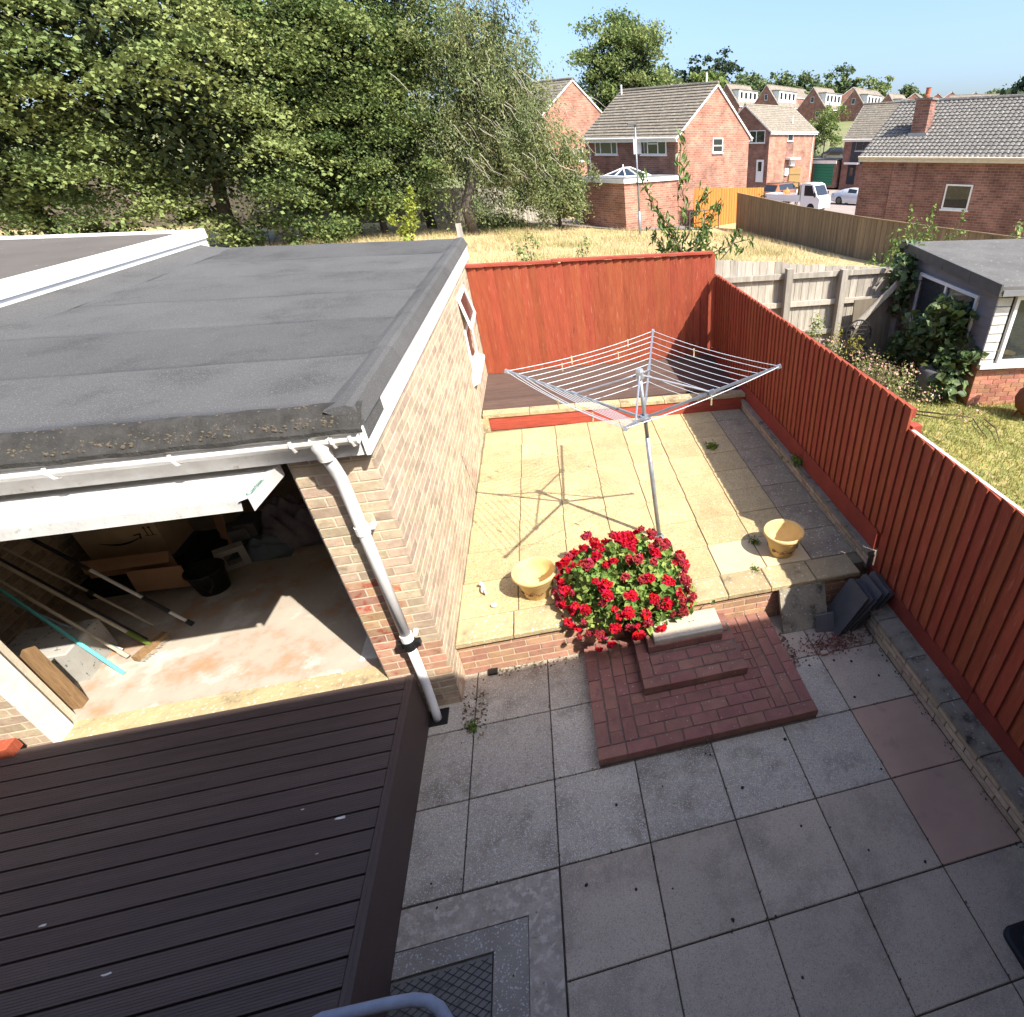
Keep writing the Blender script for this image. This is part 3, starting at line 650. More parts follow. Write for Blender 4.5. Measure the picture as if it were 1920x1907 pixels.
# side window
win = obj('side_window', MB().obox((WX(4.75) + .002, 4.75, 1.2), (WX(5.85) - WX(4.75), 1.1, 0), (-.12, 0, 0), (0, 0, .035)), m_white, gar)
def pane_frame(y0, y1, z0, z1, dx, w=.045, parent=win, open_=0.0):
    fr = MB(); x = WX((y0 + y1) / 2) + dx
    for a, b in (((y0, z0), (y1, z0 + w)), ((y0, z1 - w), (y1, z1)), ((y0, z0 + w), (y0 + w, z1 - w)), ((y1 - w, z0 + w), (y1, z1 - w))):
        fr.box((x, a[0], a[1]), (x + .03, b[0], b[1]))
    g = MB().box((x + .01, y0 + w, z0 + w), (x + .016, y1 - w, z1 - w))
    if open_:
        mt = Matrix.Translation((x, 0, z1)) @ Matrix.Rotation(open_, 4, 'Y') @ Matrix.Translation((-x, 0, -z1)); fr.xform(mt); g.xform(mt)
    f = obj('window_frame', fr, m_white, parent); obj('pane', g, m_glass, f)
pane_frame(4.9, 5.75, 1.26, 1.80, -.015)
pane_frame(4.9, 5.75, 1.81, 2.22, -.008, open_=-.22)
obj('window_sill', MB().add([(WX(4.7) - .01, 4.68, 1.195), (WX(5.9) - .01, 5.9, 1.195), (WX(5.9) + .085, 5.85, 1.175), (WX(4.7) + .085, 4.75, 1.175), (WX(5.9) + .085, 5.85, 1.13), (WX(4.7) + .085, 4.75, 1.13), (WX(4.7) - .01, 4.68, 1.10), (WX(5.9) - .01, 5.9, 1.1)], [(0, 1, 2, 3), (3, 2, 4, 5), (0, 3, 5, 6), (2, 1, 7, 4)]), m_white, win)
# neighbouring garage roof
ng = thing('neighbour_garage', 'neighbouring garage with brown felt roof and double white fascia', 'garage', (-6, 4, 0))
obj('wall', MB().box((-12, .6, -.3), (-3.87, 7.1, 2.7)), m_mort, ng)
obj('roof', MB().box((-12, .5, 2.70), (-3.70, 7.2, 2.86)), m_feltb, ng)
obj('fascia', MB().box((-3.70, .45, 2.785), (-3.585, 7.25, 2.905)), m_white, ng)
obj('fascia', MB().box((-3.70, .45, 2.655), (-3.605, 7.22, 2.778)), m_white, ng)
obj('fascia', MB().box((-12, 7.2, 2.66), (-3.70, 7.26, 2.895)), m_white, ng)

# ------------------------------------------------------------------ composite deck
DZ = .5
dk = thing('composite_deck', 'dark brown grooved composite deck in front of the garage', 'deck', (-2, -1, 0))
y = .198; P = .1275
while y > -3.2:
    y0 = y - P + .013
    V = []; ng_ = 8; prof = []
    for k in range(ng_ + 1):
        a = y0 + (y - y0) * k / ng_
        prof.append((a, DZ))
        if k < ng_: st = (y - y0) / ng_; prof += [(a + st * .55, DZ), (a + st * .6, DZ - .0015), (a + st * .95, DZ - .0015)]
    prof = [(y0, DZ - .025)] + prof + [(y, DZ - .025)]
    n = len(prof); V = [(-5.5, a, z) for a, z in prof] + [(-.408, a, z) for a, z in prof]
    obj('deck_board', MB().add(V, [(i, i + n, i + 1 + n, i + 1) for i in range(n - 1)] + [tuple(range(n))[::-1], tuple(range(n, 2 * n))]), m_deck, dk)
    y -= P
obj('deck_joist_base', MB().box((-5.5, -3.2, -.1), (-.41, .19, DZ - .035)), m_black, dk)
obj('deck_fascia', MB().box((-.378, -3.2, -.02), (-.352, .2, DZ + .004)), m_deckf, dk)
obj('edge_trim', MB().cbox((-.404, -3.2, DZ - .02), (-.3785, .2, DZ + .006), .003), m_deckf, dk)
rp = thing('red_fence', 'red painted fence panel end beside the deck at the left edge', 'fence', (-3.1, .2, .5))
for k in range(4): feather((-2.955 - .12 * k, .215, .505), (-1, 0, 0), (0, -1, 0), .13, .42, m_red, rp, th=(.004, .02))
obj('fence_post', MB().cbox((-2.955, .14, .5), (-2.86, .235, .585), .006), m_red, rp)

for k, (x, y, r) in enumerate([(-.62, -.83, .022), (-1.55, -1.37, .016), (-2.0, -1.05, .014), (-.86, -.72, .01), (-1.9, -1.5, .012), (-.7, -1.02, .006), (-1.25, -1.75, .014)]):
    tag(obj('bird_dropping', MB().sphere((x, y, DZ + .001), r * .55, 7, 4, (2.4, .8, .12), .9), m_stone), ['largest white bird dropping on the dark deck', 'white bird dropping near the middle of the dark deck', 'faint bird dropping towards the left of the dark deck', 'small white speck above the largest bird dropping on the deck', 'faint bird dropping lowest left on the dark deck', 'tiny white speck below the largest bird dropping', 'white bird dropping near the bottom of the dark deck'][k], 'bird dropping', 'bird droppings on the deck')
# ------------------------------------------------------------------ garage contents
def pole(name, label, a, b, r, mat, segs=(), cat='pole', end=None):
    a, b = Vector(a), Vector(b)
    o = tag(obj(name, MB().tube([a, b], r, 8), mat), label, cat, None)
    for t0, t1, rr, mt, nm in segs: obj(nm, MB().tube([a.lerp(b, t0), a.lerp(b, t1)], rr, 8), mt, o)
    return o
pole('cleaning_pole', 'teal pole with a cyan end leaning inside the garage', (-2.63, .86, .44), (-3.57, 1.32, 1.9), .012, m_teal, [(-.01, .2, .0135, m_cyan, 'cyan_end')])
pole('wooden_handle', 'bare wooden handle leaning in front of the grey block', (-2.67, 1.03, .44), (-3.57, 1.35, 1.75), .013, m_pole, [(0, .05, .018, m_pole, 'ferrule')])
pole('telescopic_pole', 'white and black telescopic pole leaning nearest the cardboard boxes', (-2.35, 1.33, .44), (-3.57, 1.62, 1.98), .013, m_doorw, [(-.01, .02, .02, m_black, 'rubber_foot'), (.09, .2, .017, m_black, 'grip'), (.4, .62, .014, m_black, 'sleeve'), (.72, .8, .017, m_black, 'grip')])
pole('metal_pole', 'slim pale metal pole leaning beside the telescopic pole', (-2.65, 1.38, .44), (-3.57, 1.56, 1.7), .010, m_pole, [(.3, .33, .013, m_black, 'collar')])
pole('black_pole', 'long black pole leaning between the wooden handles', (-2.62, 1.2, .44), (-3.57, 1.42, 1.85), .016, m_black)
pole('steel_pole', 'short dull steel pole leaning against the inner brick wall', (-2.75, 1.12, .45), (-3.57, 1.26, 1.4), .010, m_galv)
br = thing('broom', 'broom with worn brown head on a pale handle', 'broom', (-2.5, 1.1, .42))
obj('broom_head', MB().obox((-2.56, .96, .425), (.10, .26, 0), (-.05, .02, 0), (0, 0, .05)), m_wood, br)
bs = MB()
for k in range(90):
    t = random.random(); p = Vector((-2.555, .965, .43)) + Vector((.10, .26, 0)) * t + Vector((-.045, .018, 0)) * random.random(); bs.tube([p, p + Vector((.05 + random.uniform(-.02, .02), -.02 + random.uniform(-.02, .02), random.uniform(-.006, .012)))], .003, 3, False)
stuff(obj('bristles', bs, m_pole, br)); obj('handle', MB().tube([(-2.53, 1.1, .46), (-3.57, 1.36, 1.95)], .013, 8), m_pole, br); obj('socket', MB().tube([(-2.53, 1.1, .46), (-2.64, 1.13, .617)], .017, 8), m_green, br)
tag(obj('timber_post', MB().add([(-2.82, .56, .42), (-2.74, .56, .42), (-2.74, .64, .42), (-2.82, .64, .42), (-2.82, .57, .98), (-2.75, .56, 1.06), (-2.74, .63, 1.02), (-2.81, .64, .95)], [(3, 2, 1, 0), (4, 5, 6, 7), (0, 1, 5, 4), (1, 2, 6, 5), (2, 3, 7, 6), (3, 0, 4, 7)]), m_wood), 'rough timber post standing behind the left door jamb', 'post')
tag(obj('grey_block', MB().cbox((-3.35, .85, .42), (-2.85, 1.24, .72), .01), m_foam), 'speckled grey foam block lying on the garage floor', 'block')
sb = thing('cardboard_box', 'tan cardboard box printed with a curved arrow smile', 'box', (-3.05, 2.4, .42))
obj('box_body', MB().box((-3.42, 2.2, .62), (-2.78, 2.6, .985)), m_cardk, sb)
lg = MB()                                                          # smile arrow, on the front face
pts = [(-3.28 + .34 * t, 2.1985, .86 - .075 * math.sin(math.pi * (.1 + .8 * t)) + .02 * t) for t in [k / 12 for k in range(13)]]
for k in range(12):
    a, b = Vector(pts[k]), Vector(pts[k + 1]); wd = .006 + .014 * math.sin(math.pi * (k + .5) / 12); lg.add([a, b, b + Vector((0, 0, wd)), a + Vector((0, 0, wd))], [(0, 1, 2, 3)])
e = Vector(pts[-1]); lg.add([e + Vector((-.05, 0, .035)), e + Vector((.015, 0, .045)), e + Vector((.015, 0, .03)), e + Vector((-.045, 0, .02))], [(0, 1, 2, 3)]); lg.add([e + Vector((.015, 0, .045)), e + Vector((.0, 0, -.02)), e + Vector((-.015, 0, -.015)), e + Vector((0, 0, .035))], [(0, 1, 2, 3)])
for k in (0, 1):
    x = -2.875 + .04 * k; lg.box((x - .004, 2.197, .87), (x + .004, 2.1985, .95)); lg.add([(x - .016, 2.198, .945), (x + .016, 2.198, .945), (x, 2.198, .968)], [(0, 1, 2)])
lg.box((-2.9, 2.197, .862), (-2.81, 2.1985, .868)); obj('printed_arrow', lg, m_print, sb)
obj('tape', MB().box((-3.43, 2.14, .60), (-2.72, 2.59, .617)), m_tape, sb)
ob = thing('open_box', 'large open cardboard box with two flaps folded out', 'box', (-2.95, 2.1, .42))
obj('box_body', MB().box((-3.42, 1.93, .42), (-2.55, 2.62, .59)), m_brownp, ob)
obj('box_flap', MB().add([(-3.36, 2.0, .80), (-2.66, 2.0, .79), (-2.62, 1.88, .75), (-3.27, 1.88, .735)], [(0, 1, 2, 3)]).add([(-3.36, 2.004, .80), (-2.66, 2.004, .79), (-2.66, 2.004, .60), (-3.36, 2.004, .60)], [(0, 1, 2, 3)]), m_card, ob)
obj('box_flap', MB().poly([(-3.0, 1.9, .69), (-2.57, 1.9, .675), (-2.56, 1.86, .455), (-2.99, 1.86, .478)], (0, .006, 0)), m_card, ob)
tag(obj('cardboard_sheet', MB().poly([(-2.55, 2.5, .45), (-2.42, 2.42, .45), (-2.50, 2.75, 1.12), (-2.62, 2.83, 1.12)], (.006, .006, 0)), m_card), 'loose brown cardboard sheet leaning behind the black bucket', 'sheet')
bk = thing('bucket', 'round black rubber bucket on the garage floor', 'bucket', (-2.33, 1.75, .42))
obj('bucket_body', MB().lathe([(.0, .0), (.12, .0), (.15, .22), (.16, .225), (.16, .24), (.145, .24), (.11, .03), (0, .03)], (-2.36, 1.82, .42), 20), m_black, bk, smooth=True)
obj('bucket_handle', MB().tube([(-2.26, 1.7, .65), (-2.24, 1.64, .58), (-2.28, 1.62, .52), (-2.33, 1.66, .56)], .012, 6), m_black, bk)
blk = MB(); c0 = Matrix.Translation((-2.3, 2.15, .42)) @ Matrix.Rotation(.5, 4, 'Z')
for a, b in (((-.12, -.05, 0), (.12, .05, .05)), ((-.12, -.05, .17), (.12, .05, .22)), ((-.12, -.05, .05), (-.06, .05, .17)), ((.06, -.05, .05), (.12, .05, .17))): blk.box(a, b)
tag(obj('hollow_block', blk.xform(c0), m_foam), 'small grey concrete block with a square hole', 'block')
def clothpile(name, label, c, r, mat, sd):
    random.seed(sd); V = []; F = []; n = 26
    for j in range(n):
        for i in range(n):
            u, v = i / (n - 1) * 2 - 1, j / (n - 1) * 2 - 1; rr = min(1, math.hypot(u, v)); h = (1 - rr ** 2.2)
            f = .5 + .5 * math.sin(u * 9 + 3 * math.sin(v * 5 + sd)) * math.cos(v * 7 + 2 * math.sin(u * 4))
            V.append((c[0] + u * r[0], c[1] + v * r[1], c[2] + max(.004, r[2] * h * (.62 + .5 * f)) + random.uniform(0, .006)))
    F = [(j * n + i, j * n + i + 1, (j + 1) * n + i + 1, (j + 1) * n + i) for j in range(n - 1) for i in range(n - 1)]
    tag(obj(name, MB().add(V, F), mat, None, True), label, 'cloth')
clothpile('dust_sheet', 'crumpled mauve dust sheet heaped at the back of the garage', (-1.9, 2.62, .43), (.36, .33, .42), m_cloth, 3)
clothpile('dust_sheet', 'blue grey cloth spilling below the mauve dust sheet', (-2.12, 2.38, .422), (.30, .22, .2), m_clothb, 5)
cl = thing('tool_clutter', 'dark toolboxes and odds and ends heaped beside the cardboard sheet', 'toolboxes', (-2.35, 2.5, .42))
for k in range(9):
    x, y = -2.45 + random.uniform(-.15, .3), 2.35 + random.uniform(0, .5); s = random.uniform(.05, .13)
    obj('toolbox', MB().cbox((-s, -s * .7, 0), (s, s * .7, s * 1.1), .008).xform(at((x, y, .42 + (k % 3) * .1), random.uniform(0, 3))), [m_black, m_brownp, m_slate][k % 3], cl)
tag(obj('paint_spill_board', MB().cbox((-.83, .53, FL), (-.60, .80, FL + .012), .003), m_whitew), 'pale board lying on the garage floor beside the right pillar', 'board')
# ------------------------------------------------------------------ rotary airer
ra = thing('rotary_airer', 'four armed rotary clothes airer standing open on the terrace', 'clothes airer', (1.87, 1.54, T))
hub = Vector((1.765, 1.54, 1.80)); top = Vector((1.745, 1.54, 2.21)); base = Vector((1.87, 1.54, T))
ends = [Vector((2.10, 2.67, 2.25)), Vector((2.875, 1.156, 2.31)), Vector((1.42, .30, 2.31)), Vector((.62, 1.91, 2.22))]
d_ = (top - base)
obj('pole', MB().tube([base, base.lerp(top, .66)], .022, 12).tube([base.lerp(top, .66), top], .018, 12), m_galv, ra, True)
obj('ground_socket', MB().lathe([(.05, 0), (.05, .02), (.026, .03), (.026, .05)], base, 12), m_galv, ra)
obj('hub', MB().lathe([(.022, -.03), (.04, -.03), (.045, 0), (.04, .03), (.022, .03)], hub, 12).box((hub.x - .05, hub.y - .05, hub.z - .012), (hub.x + .05, hub.y + .05, hub.z + .012)), m_galv, ra)
obj('collar', MB().lathe([(.02, -.04), (.034, -.035), (.036, .03), (.03, .05), (.0, .06)], top, 12), m_alu, ra)
up = Vector((0, 0, 1))
for e in ends:
    a = obj('arm', MB().bar(hub, e, .018, .022), m_galv, ra)
    obj('end_cap', MB().bar(hub.lerp(e, .98), hub.lerp(e, 1.01), .026, .03), m_alu, a)
    obj('strut', MB().tube([top, hub.lerp(e, .52)], .009, 8), m_alu, ra)
    obj('strut_clip', MB().bar(hub.lerp(e, .50), hub.lerp(e, .54), .034, .04), m_galv, a)
NL = 10; pegpts = []
for k in range(4):
    a, b = ends[k], ends[(k + 1) % 4]; mb = MB()
    for q in range(1 if k == 1 else NL):
        t = 1 - .068 * q; p0 = hub.lerp(a, t); p1 = hub.lerp(b, t); L = (p1 - p0).length; sag = .012 * L + (.03 * random.random() if q < 3 else 0)
        path = [p0.lerp(p1, s / 10) - up * sag * 4 * (s / 10) * (1 - s / 10) for s in range(11)]
        mb.tube(path, .0028, 5, False); pegpts.append((k, q, path))
    obj('washing_line', mb, m_line, ra)
pg = MB().box((-.006, -.005, -.065), (.006, -.001, .012)).box((-.006, .001, -.065), (.006, .005, .012)).box((-.007, -.006, -.02), (.007, .006, -.012)).mesh('clothes_peg', m_peg)
rq = {(k, q): path for k, q, path in pegpts}
for n, (k, q, s, lab) in enumerate([(3, 1, 3, 'first'), (3, 0, 4, ''), (3, 0, 8, ''), (0, 1, 4, ''), (3, 2, 7, ''), (2, 0, 5, ''), (2, 2, 3, ''), (1, 0, 5, '')]):
    p = rq[(k, q)][s]; o = link(bpy.data.objects.new('clothes_peg', pg), None, at(p, random.uniform(-.5, .5) + k * 1.57))
    tag(o, ['wooden clothes peg hanging between the left and back arms, nearer the left arm', 'wooden clothes peg on the outermost line left of the back arm', 'wooden clothes peg on the outermost line close to the back arm', 'wooden clothes peg hanging between the back and right arms', 'wooden clothes peg on an inner line left of the back arm', 'wooden clothes peg on the outermost line at the front left', 'wooden clothes peg on an inner line at the front left', 'wooden clothes peg hanging below the right front arm'][n], 'clothes peg', 'clothes pegs on the airer')

# ------------------------------------------------------------------ pots
def pot(x, y, label):
    t = thing('plant_pot', label, 'pot', (x, y, T), 'empty terracotta pots on the terrace')
    obj('pot_body', MB().lathe([(0, 0), (.115, 0), (.12, .006), (.165, .16), (.172, .165), (.176, .172), (.185, .2), (.197, .205), (.203, .213), (.203, .232), (.197, .24), (.188, .24), (.18, .232), (.168, .19), (.112, .02), (0, .02)], (0, 0, 0), 40).xform(at((x, y, T + .002), 0, (1, 1, 1.12))), m_terra, t, True)
    mb = MB()
    for a0 in (-1.9, -.5, .9, 2.3, 3.7):
        pts = []
        for k in range(15):
            th = k / 14 * 7.5; rr = .026 * (1 - k / 18); dz = .09 + rr * math.sin(th) * .9; da = a0 + rr * math.cos(th) / .15
            r = .12 + (.045 / .154) * dz + .0015; pts.append((x + r * math.cos(da), y + r * math.sin(da), T + .002 + dz))
        mb.tube(pts, .0035, 5)
        pts = []
        for k in range(9):
            da = a0 + .25 + k * .06; dz = .085 + .014 * math.sin(k * 1.1); r = .12 + (.045 / .154) * dz + .0012; pts.append((x + r * math.cos(da), y + r * math.sin(da), T + .002 + dz))
        mb.tube(pts, .003, 5)
    obj('scroll_motif', mb, m_motif, t)
pot(.60, 1.0, 'empty pale terracotta pot left of the red geranium'); pot(3.02, .995, 'empty pale terracotta pot standing half in shade near the side fence')
tag(obj('stone_bird', MB().sphere((.105, 1.145, T + .028), .03, 10, 6, (.8, 1.9, .9)).sphere((.085, 1.195, T + .05), .02, 8, 5).tube([(.12, 1.1, T + .03), (.14, 1.05, T + .045)], [.02, .006], 6), m_stone, None, True), 'small white bird ornament on the terrace left of the pot', 'ornament')
tag(obj('white_pebble', MB().sphere((.208, .908, T + .018), .026, 9, 6, (1.2, 1, .75), .1), m_stone, None, True), 'round white pebble in front of the bird ornament', 'pebble')
# a few weeds in the joints
def tuft(x, y, z, n, s, sd, mat=None): 
    g = np.random.default_rng(sd); P = np.c_[g.normal(x, s, n), g.normal(y, s, n), z + np.abs(g.normal(0, s * .6, n))]; return leaf_mesh('weed_leaves', P, s * 1.1, mat or m_green, .3, sd)
for (x, y, z, s, lab) in [(.43, 1.28, T, .025, 'small green weed beside the left pot'), (3.0, 3.35, T, .05, 'spindly weed growing between shaded terrace slabs'), (2.80, 1.20, T, .03, 'small weed behind the right pot'), (-.02, -.01, 0, .025, 'tiny weed in the slab joint beside the downpipe'), (3.80, 2.4, .6, .06, 'ivy sprig growing over the side fence gravel board'), (2.66, .80, T, .02, 'speck of moss at the edge of the pale terrace slab')]:
    tag(link(bpy.data.objects.new('weed', tuft(x, y, z + .005, 60, s, int(x * 100) + 50))), lab, 'weed')

# ------------------------------------------------------------------ geranium
ge = thing('geranium', 'big bushy geranium covered in red flower heads', 'plant', (1.38, .42, .19))
gp_ = obj('planter', MB().lathe([(0, 0), (.11, 0), (.15, .2), (.16, .2), (.16, .235), (.14, .235), (.13, .2), (0, .19)], (1.42, .52, .192), 20), m_brownp, ge, True)
g = np.random.default_rng(11); n = 2900
def dome(n, rmin, rmax):
    a = g.uniform(0, 2 * np.pi, n); ct = g.uniform(-.35, 1, n); st = np.sqrt(1 - ct ** 2); r = g.uniform(rmin, rmax, n) ** .6
    X = 1.37 + .55 * r * st * np.cos(a); Y = .80 + .5 * r * st * np.sin(a); Z = .54 + .30 * r * ct
    Z += -.22 * np.clip(.62 - Y, 0, 1)                      # hangs down over the wall at the front
    lump = .1 * np.sin(X * 13) * np.sin(Y * 11 + 1) + .03 * np.sin(X * 29 + 2) * np.sin(Y * 31); Z = np.maximum(Z + lump, np.where(Y > .53, T + .02, .14)); return np.c_[X, Y, Z]
P = dome(n, .3, 1.02); P = np.r_[P, np.c_[g.normal(1.75, .1, 260), g.normal(.52, .06, 260), g.normal(.42, .06, 260)]]; n = len(P)
obj('foliage', leaf_mesh('geranium_leaves', P, .062, m_leafg, .35, 3, 1.05), None, ge)
st = MB()
for k in range(60):
    q = P[g.integers(n)]; st.tube([(1.41 + random.uniform(-.08, .08), .42 + random.uniform(-.08, .08), .40), ((1.41 + q[0]) / 2, (.42 + q[1]) / 2, (.45 + q[2]) / 2 + .05), tuple(q)], .005, 4, False)
obj('stems', st, m_green, ge)
heads = []
for v in range(4):
    gg = np.random.default_rng(40 + v); d = gg.normal(size=(64, 3)); d[:, 2] = np.abs(d[:, 2]) * .8 - .2; d /= np.linalg.norm(d, axis=1)[:, None]
    heads.append(leaf_mesh('flower_head', d * gg.uniform(.6, 1, 64)[:, None] * .042, .032, m_petal if v < 3 else m_petald, .25, 60 + v, 1.1))
H = np.r_[dome(900, 1.0, 1.0), np.c_[g.normal(1.78, .1, 30), g.normal(.5, .05, 30), g.normal(.47, .05, 30)]]; H = H[g.permutation(len(H))]; keep = []
for q in H:
    nn = (q - np.array([1.37, .80, .54])) * np.array([1 / .3, 1 / .25, 1 / .09]); nn = nn / np.linalg.norm(nn)
    if all(np.linalg.norm(q - k) > .06 for k, _ in keep) and (q[2] > .44 or q[1] < .7): keep.append((q, nn))
    if len(keep) >= 135: break
for i, (q, nn) in enumerate(keep):
    side = q[0] > 1.6
    v = 3 if random.random() < (.5 if side else .24) else i % 3
    p = Vector(q) + Vector(nn) * (.02 + .09 * random.random() ** 2.5); mt = Matrix.Translation(p) @ Vector((0, 0, 1)).rotation_difference(Vector(nn)).to_matrix().to_4x4() @ Matrix.Scale(random.uniform(.55, 1.35), 4)
    link(bpy.data.objects.new('flower_head', heads[v]), ge, mt)
tag(obj('dead_flower_heads', leaf_mesh('dead_leaves', np.c_[g.normal(.93, .035, 90), g.normal(.62, .03, 90), T + .01 + np.abs(g.normal(0, .03, 90))], .03, m_dry, .3, 9), None), 'withered brown geranium trusses lying on the coping', 'dead leaves')

# ------------------------------------------------------------------ slab and slates propped in the corner
def lean(name, x0, x1, yb, yt, h, th, mat, label=None, cat=None, par=None, group=None, rot=0, dy=0):
    ang = math.atan2(yt - yb, h); L = math.hypot(h, yt - yb); mb = MB().cbox((0, 0, -th), (x1 - x0, L, 0), .003)
    m = Matrix.Translation((x0, yb, .004)) @ Matrix.Rotation(rot, 4, 'Z') @ Matrix.Rotation(math.pi / 2 - ang, 4, 'X')
    o = obj(name, mb, mat, par, False, m)
    return tag(o, label, cat, group) if label else o
lean('leaning_slab', 2.79, 3.255, .30, .495, .385, .035, m_copk, 'mossy square concrete slab leaning against the terrace wall', 'slab')
SLB = ['frontmost dark roof slate of the stack leaning in the corner', 'second dark roof slate of the leaning stack', 'third dark roof slate of the leaning stack', 'fourth dark roof slate, middle of the leaning stack', 'fifth dark roof slate of the leaning stack', 'sixth dark roof slate of the leaning stack', 'rearmost dark roof slate against the side kerb']
for k in range(7):
    x = 3.27 + k * .036 + (.05 if k > 2 else 0); th = .011
    # slates stand on edge, leaning to the right on the kerb
    m = Matrix.Translation((x, .14 + .008 * k, .0)) @ Matrix.Rotation(-.06 * (k % 3), 4, 'Z') @ Matrix.Rotation(R(-62 + 2.2 * (k % 3)), 4, 'Y')
    hgt = [.50, .49, .46, .50, .52, .50, .49][k]; wd = .31
    cut = MB().poly([(0, 0, 0), (hgt, 0, 0), (hgt, wd - .03, 0), (hgt - .03, wd, 0), (0, wd, 0)], (0, 0, th))
    tag(obj('roof_slate', cut, m_slate, None, False, m), SLB[k], 'slate', 'roof slates stacked in the corner')
tag(obj('slate_offcut', MB().poly([(3.10, .245, .002), (3.28, .215, .002), (3.28, .30, .17), (3.11, .31, .15)], (0, .01, .003)), m_slate), 'broken slate offcut leaning on the concrete slab', 'slate')
n = 620; P = np.c_[np.clip(g.normal(3.22, .16, n), 2.74, 3.58), .12 + g.normal(0, .055, n) - .08 * g.random(n), .006 + np.abs(g.normal(0, .006, n))]
P2 = np.c_[g.normal(2.76, .03, 130), g.uniform(-.1, .32, 130), .006 + np.abs(g.normal(0, .006, 130))]
stuff(tag(link(bpy.data.objects.new('fallen_petals', leaf_mesh('fallen_petals', np.r_[P, P2], .024, m_dry, .7, 5))), 'drift of dry pinkish petals swept into the patio corner', 'petals'))
tag(obj('brick_fragment', MB().cbox((3.02, -.03, .002), (3.09, .01, .03), .006), m_brick), 'small orange brick fragment on the patio', 'brick')
for (x, y, r_) in ((3.30, .02, .5), (3.20, -.02, -.4)):
    pass
tag(obj('floor_drain', MB().box((.09, .49, .0), (.17, .56, .02)), m_black), 'small black drain grid at the foot of the terrace wall', 'drain')
dd = np.random.default_rng(77); P = np.r_[np.c_[dd.uniform(-.1, .1, 160), dd.normal(.15, .12, 160), .004 + np.abs(dd.normal(0, .012, 160))], np.c_[dd.uniform(.1, .9, 120), dd.normal(.5, .03, 120), .004 + np.abs(dd.normal(0, .006, 120))]]
stuff(tag(link(bpy.data.objects.new('leaf_litter', leaf_mesh('leaf_litter', P, .022, M('litter', (.2, .15, .08), (.12, .1, .06), 30, rnd=.4, bump=0), .6, 8))), 'dry straw and leaf litter gathered along the wall foot', 'litter'))

jp = []
for i_ in range(420):
    if random.random() < .55: jp.append((random.choice([0, .6, 1.2, 1.8, 2.4, 3.0]) + random.gauss(0, .005), random.uniform(-2.6, .5), .001))
    else: jp.append((random.uniform(-.35, 3.55), random.choice([0, -.6, -1.2, -1.8]) + random.gauss(0, .005), .001))
jp += [(3.57 + random.gauss(0, .015), random.uniform(-2.6, .4), .002) for _ in range(160)]
jp = [q for q in jp if not (.93 < q[0] < 2.7 and q[1] > -.6) and not (q[0] < .6 and q[1] < -1.25)]
stuff(tag(link(bpy.data.objects.new('joint_moss', leaf_mesh('joint_moss', np.array(jp), .017, LM('joint_moss', (.1, .09, .05), (.06, .055, .035), trans=.05), .6, 91))), 'dark moss and grit lodged in the patio slab joints', 'moss'))
# ------------------------------------------------------------------ handrail, bin
hr = thing('handrail', 'grey painted tubular handrail at the bottom of the picture', 'handrail', (0, -2.2, 0))
obj('rail_tube', MB().tube([(-.355, -1.955, .89), (-.30, -1.945, .898), (-.05, -1.96, .90), (.06, -1.972, .90), (.12, -1.99, .895), (.165, -2.02, .88), (.2, -2.07, .85), (.24, -2.16, .78), (.27, -2.25, .68), (.29, -2.3, .5), (.29, -2.3, 0)], .024, 14), M('rail_paint', (.27, .30, .37), (.22, .25, .31), 14, rough=.5, bump=.25, bscale=50), hr, True)
obj('rail_post', MB().tube([(-.345, -1.957, .89), (-.43, -2.25, .7), (-.45, -2.3, .5)], .022, 10), MATS['rail_paint'], hr, True)
bn = thing('garden_bin', 'dark green plastic bin on a black base at the right edge', 'bin', (3.4, -2.45, 0))
def rrect(x0, x1, y0, y1, r, z, n=5):
    P = []
    for cx, cy, a0 in ((x1 - r, y1 - r, 0), (x0 + r, y1 - r, 90), (x0 + r, y0 + r, 180), (x1 - r, y0 + r, 270)):
        for k in range(n + 1): a = R(a0 + 90 * k / n); P.append((cx + r * math.cos(a), cy + r * math.sin(a), z))
    return P
def loft(rings):
    V = []; F = []; n = len(rings[0])
    for r in rings: V += r
    for i in range(len(rings) - 1): F += [(i * n + k, i * n + (k + 1) % n, (i + 1) * n + (k + 1) % n, (i + 1) * n + k) for k in range(n)]
    F += [tuple(range(n))[::-1], tuple((len(rings) - 1) * n + k for k in range(n))]
    return MB().add(V, F)
obj('bin_base', loft([rrect(3.10, 3.56, -2.75, -2.18, .05, .0), rrect(3.10, 3.56, -2.75, -2.18, .05, .03), rrect(3.115, 3.545, -2.735, -2.195, .05, .04)]), m_black, bn)
obj('bin_body', loft([rrect(3.16, 3.54, -2.7, -2.24, .06, .04), rrect(3.19, 3.54, -2.72, -2.28, .05, .4), rrect(3.22, 3.55, -2.75, -2.32, .05, .55)]), m_gp, bn)
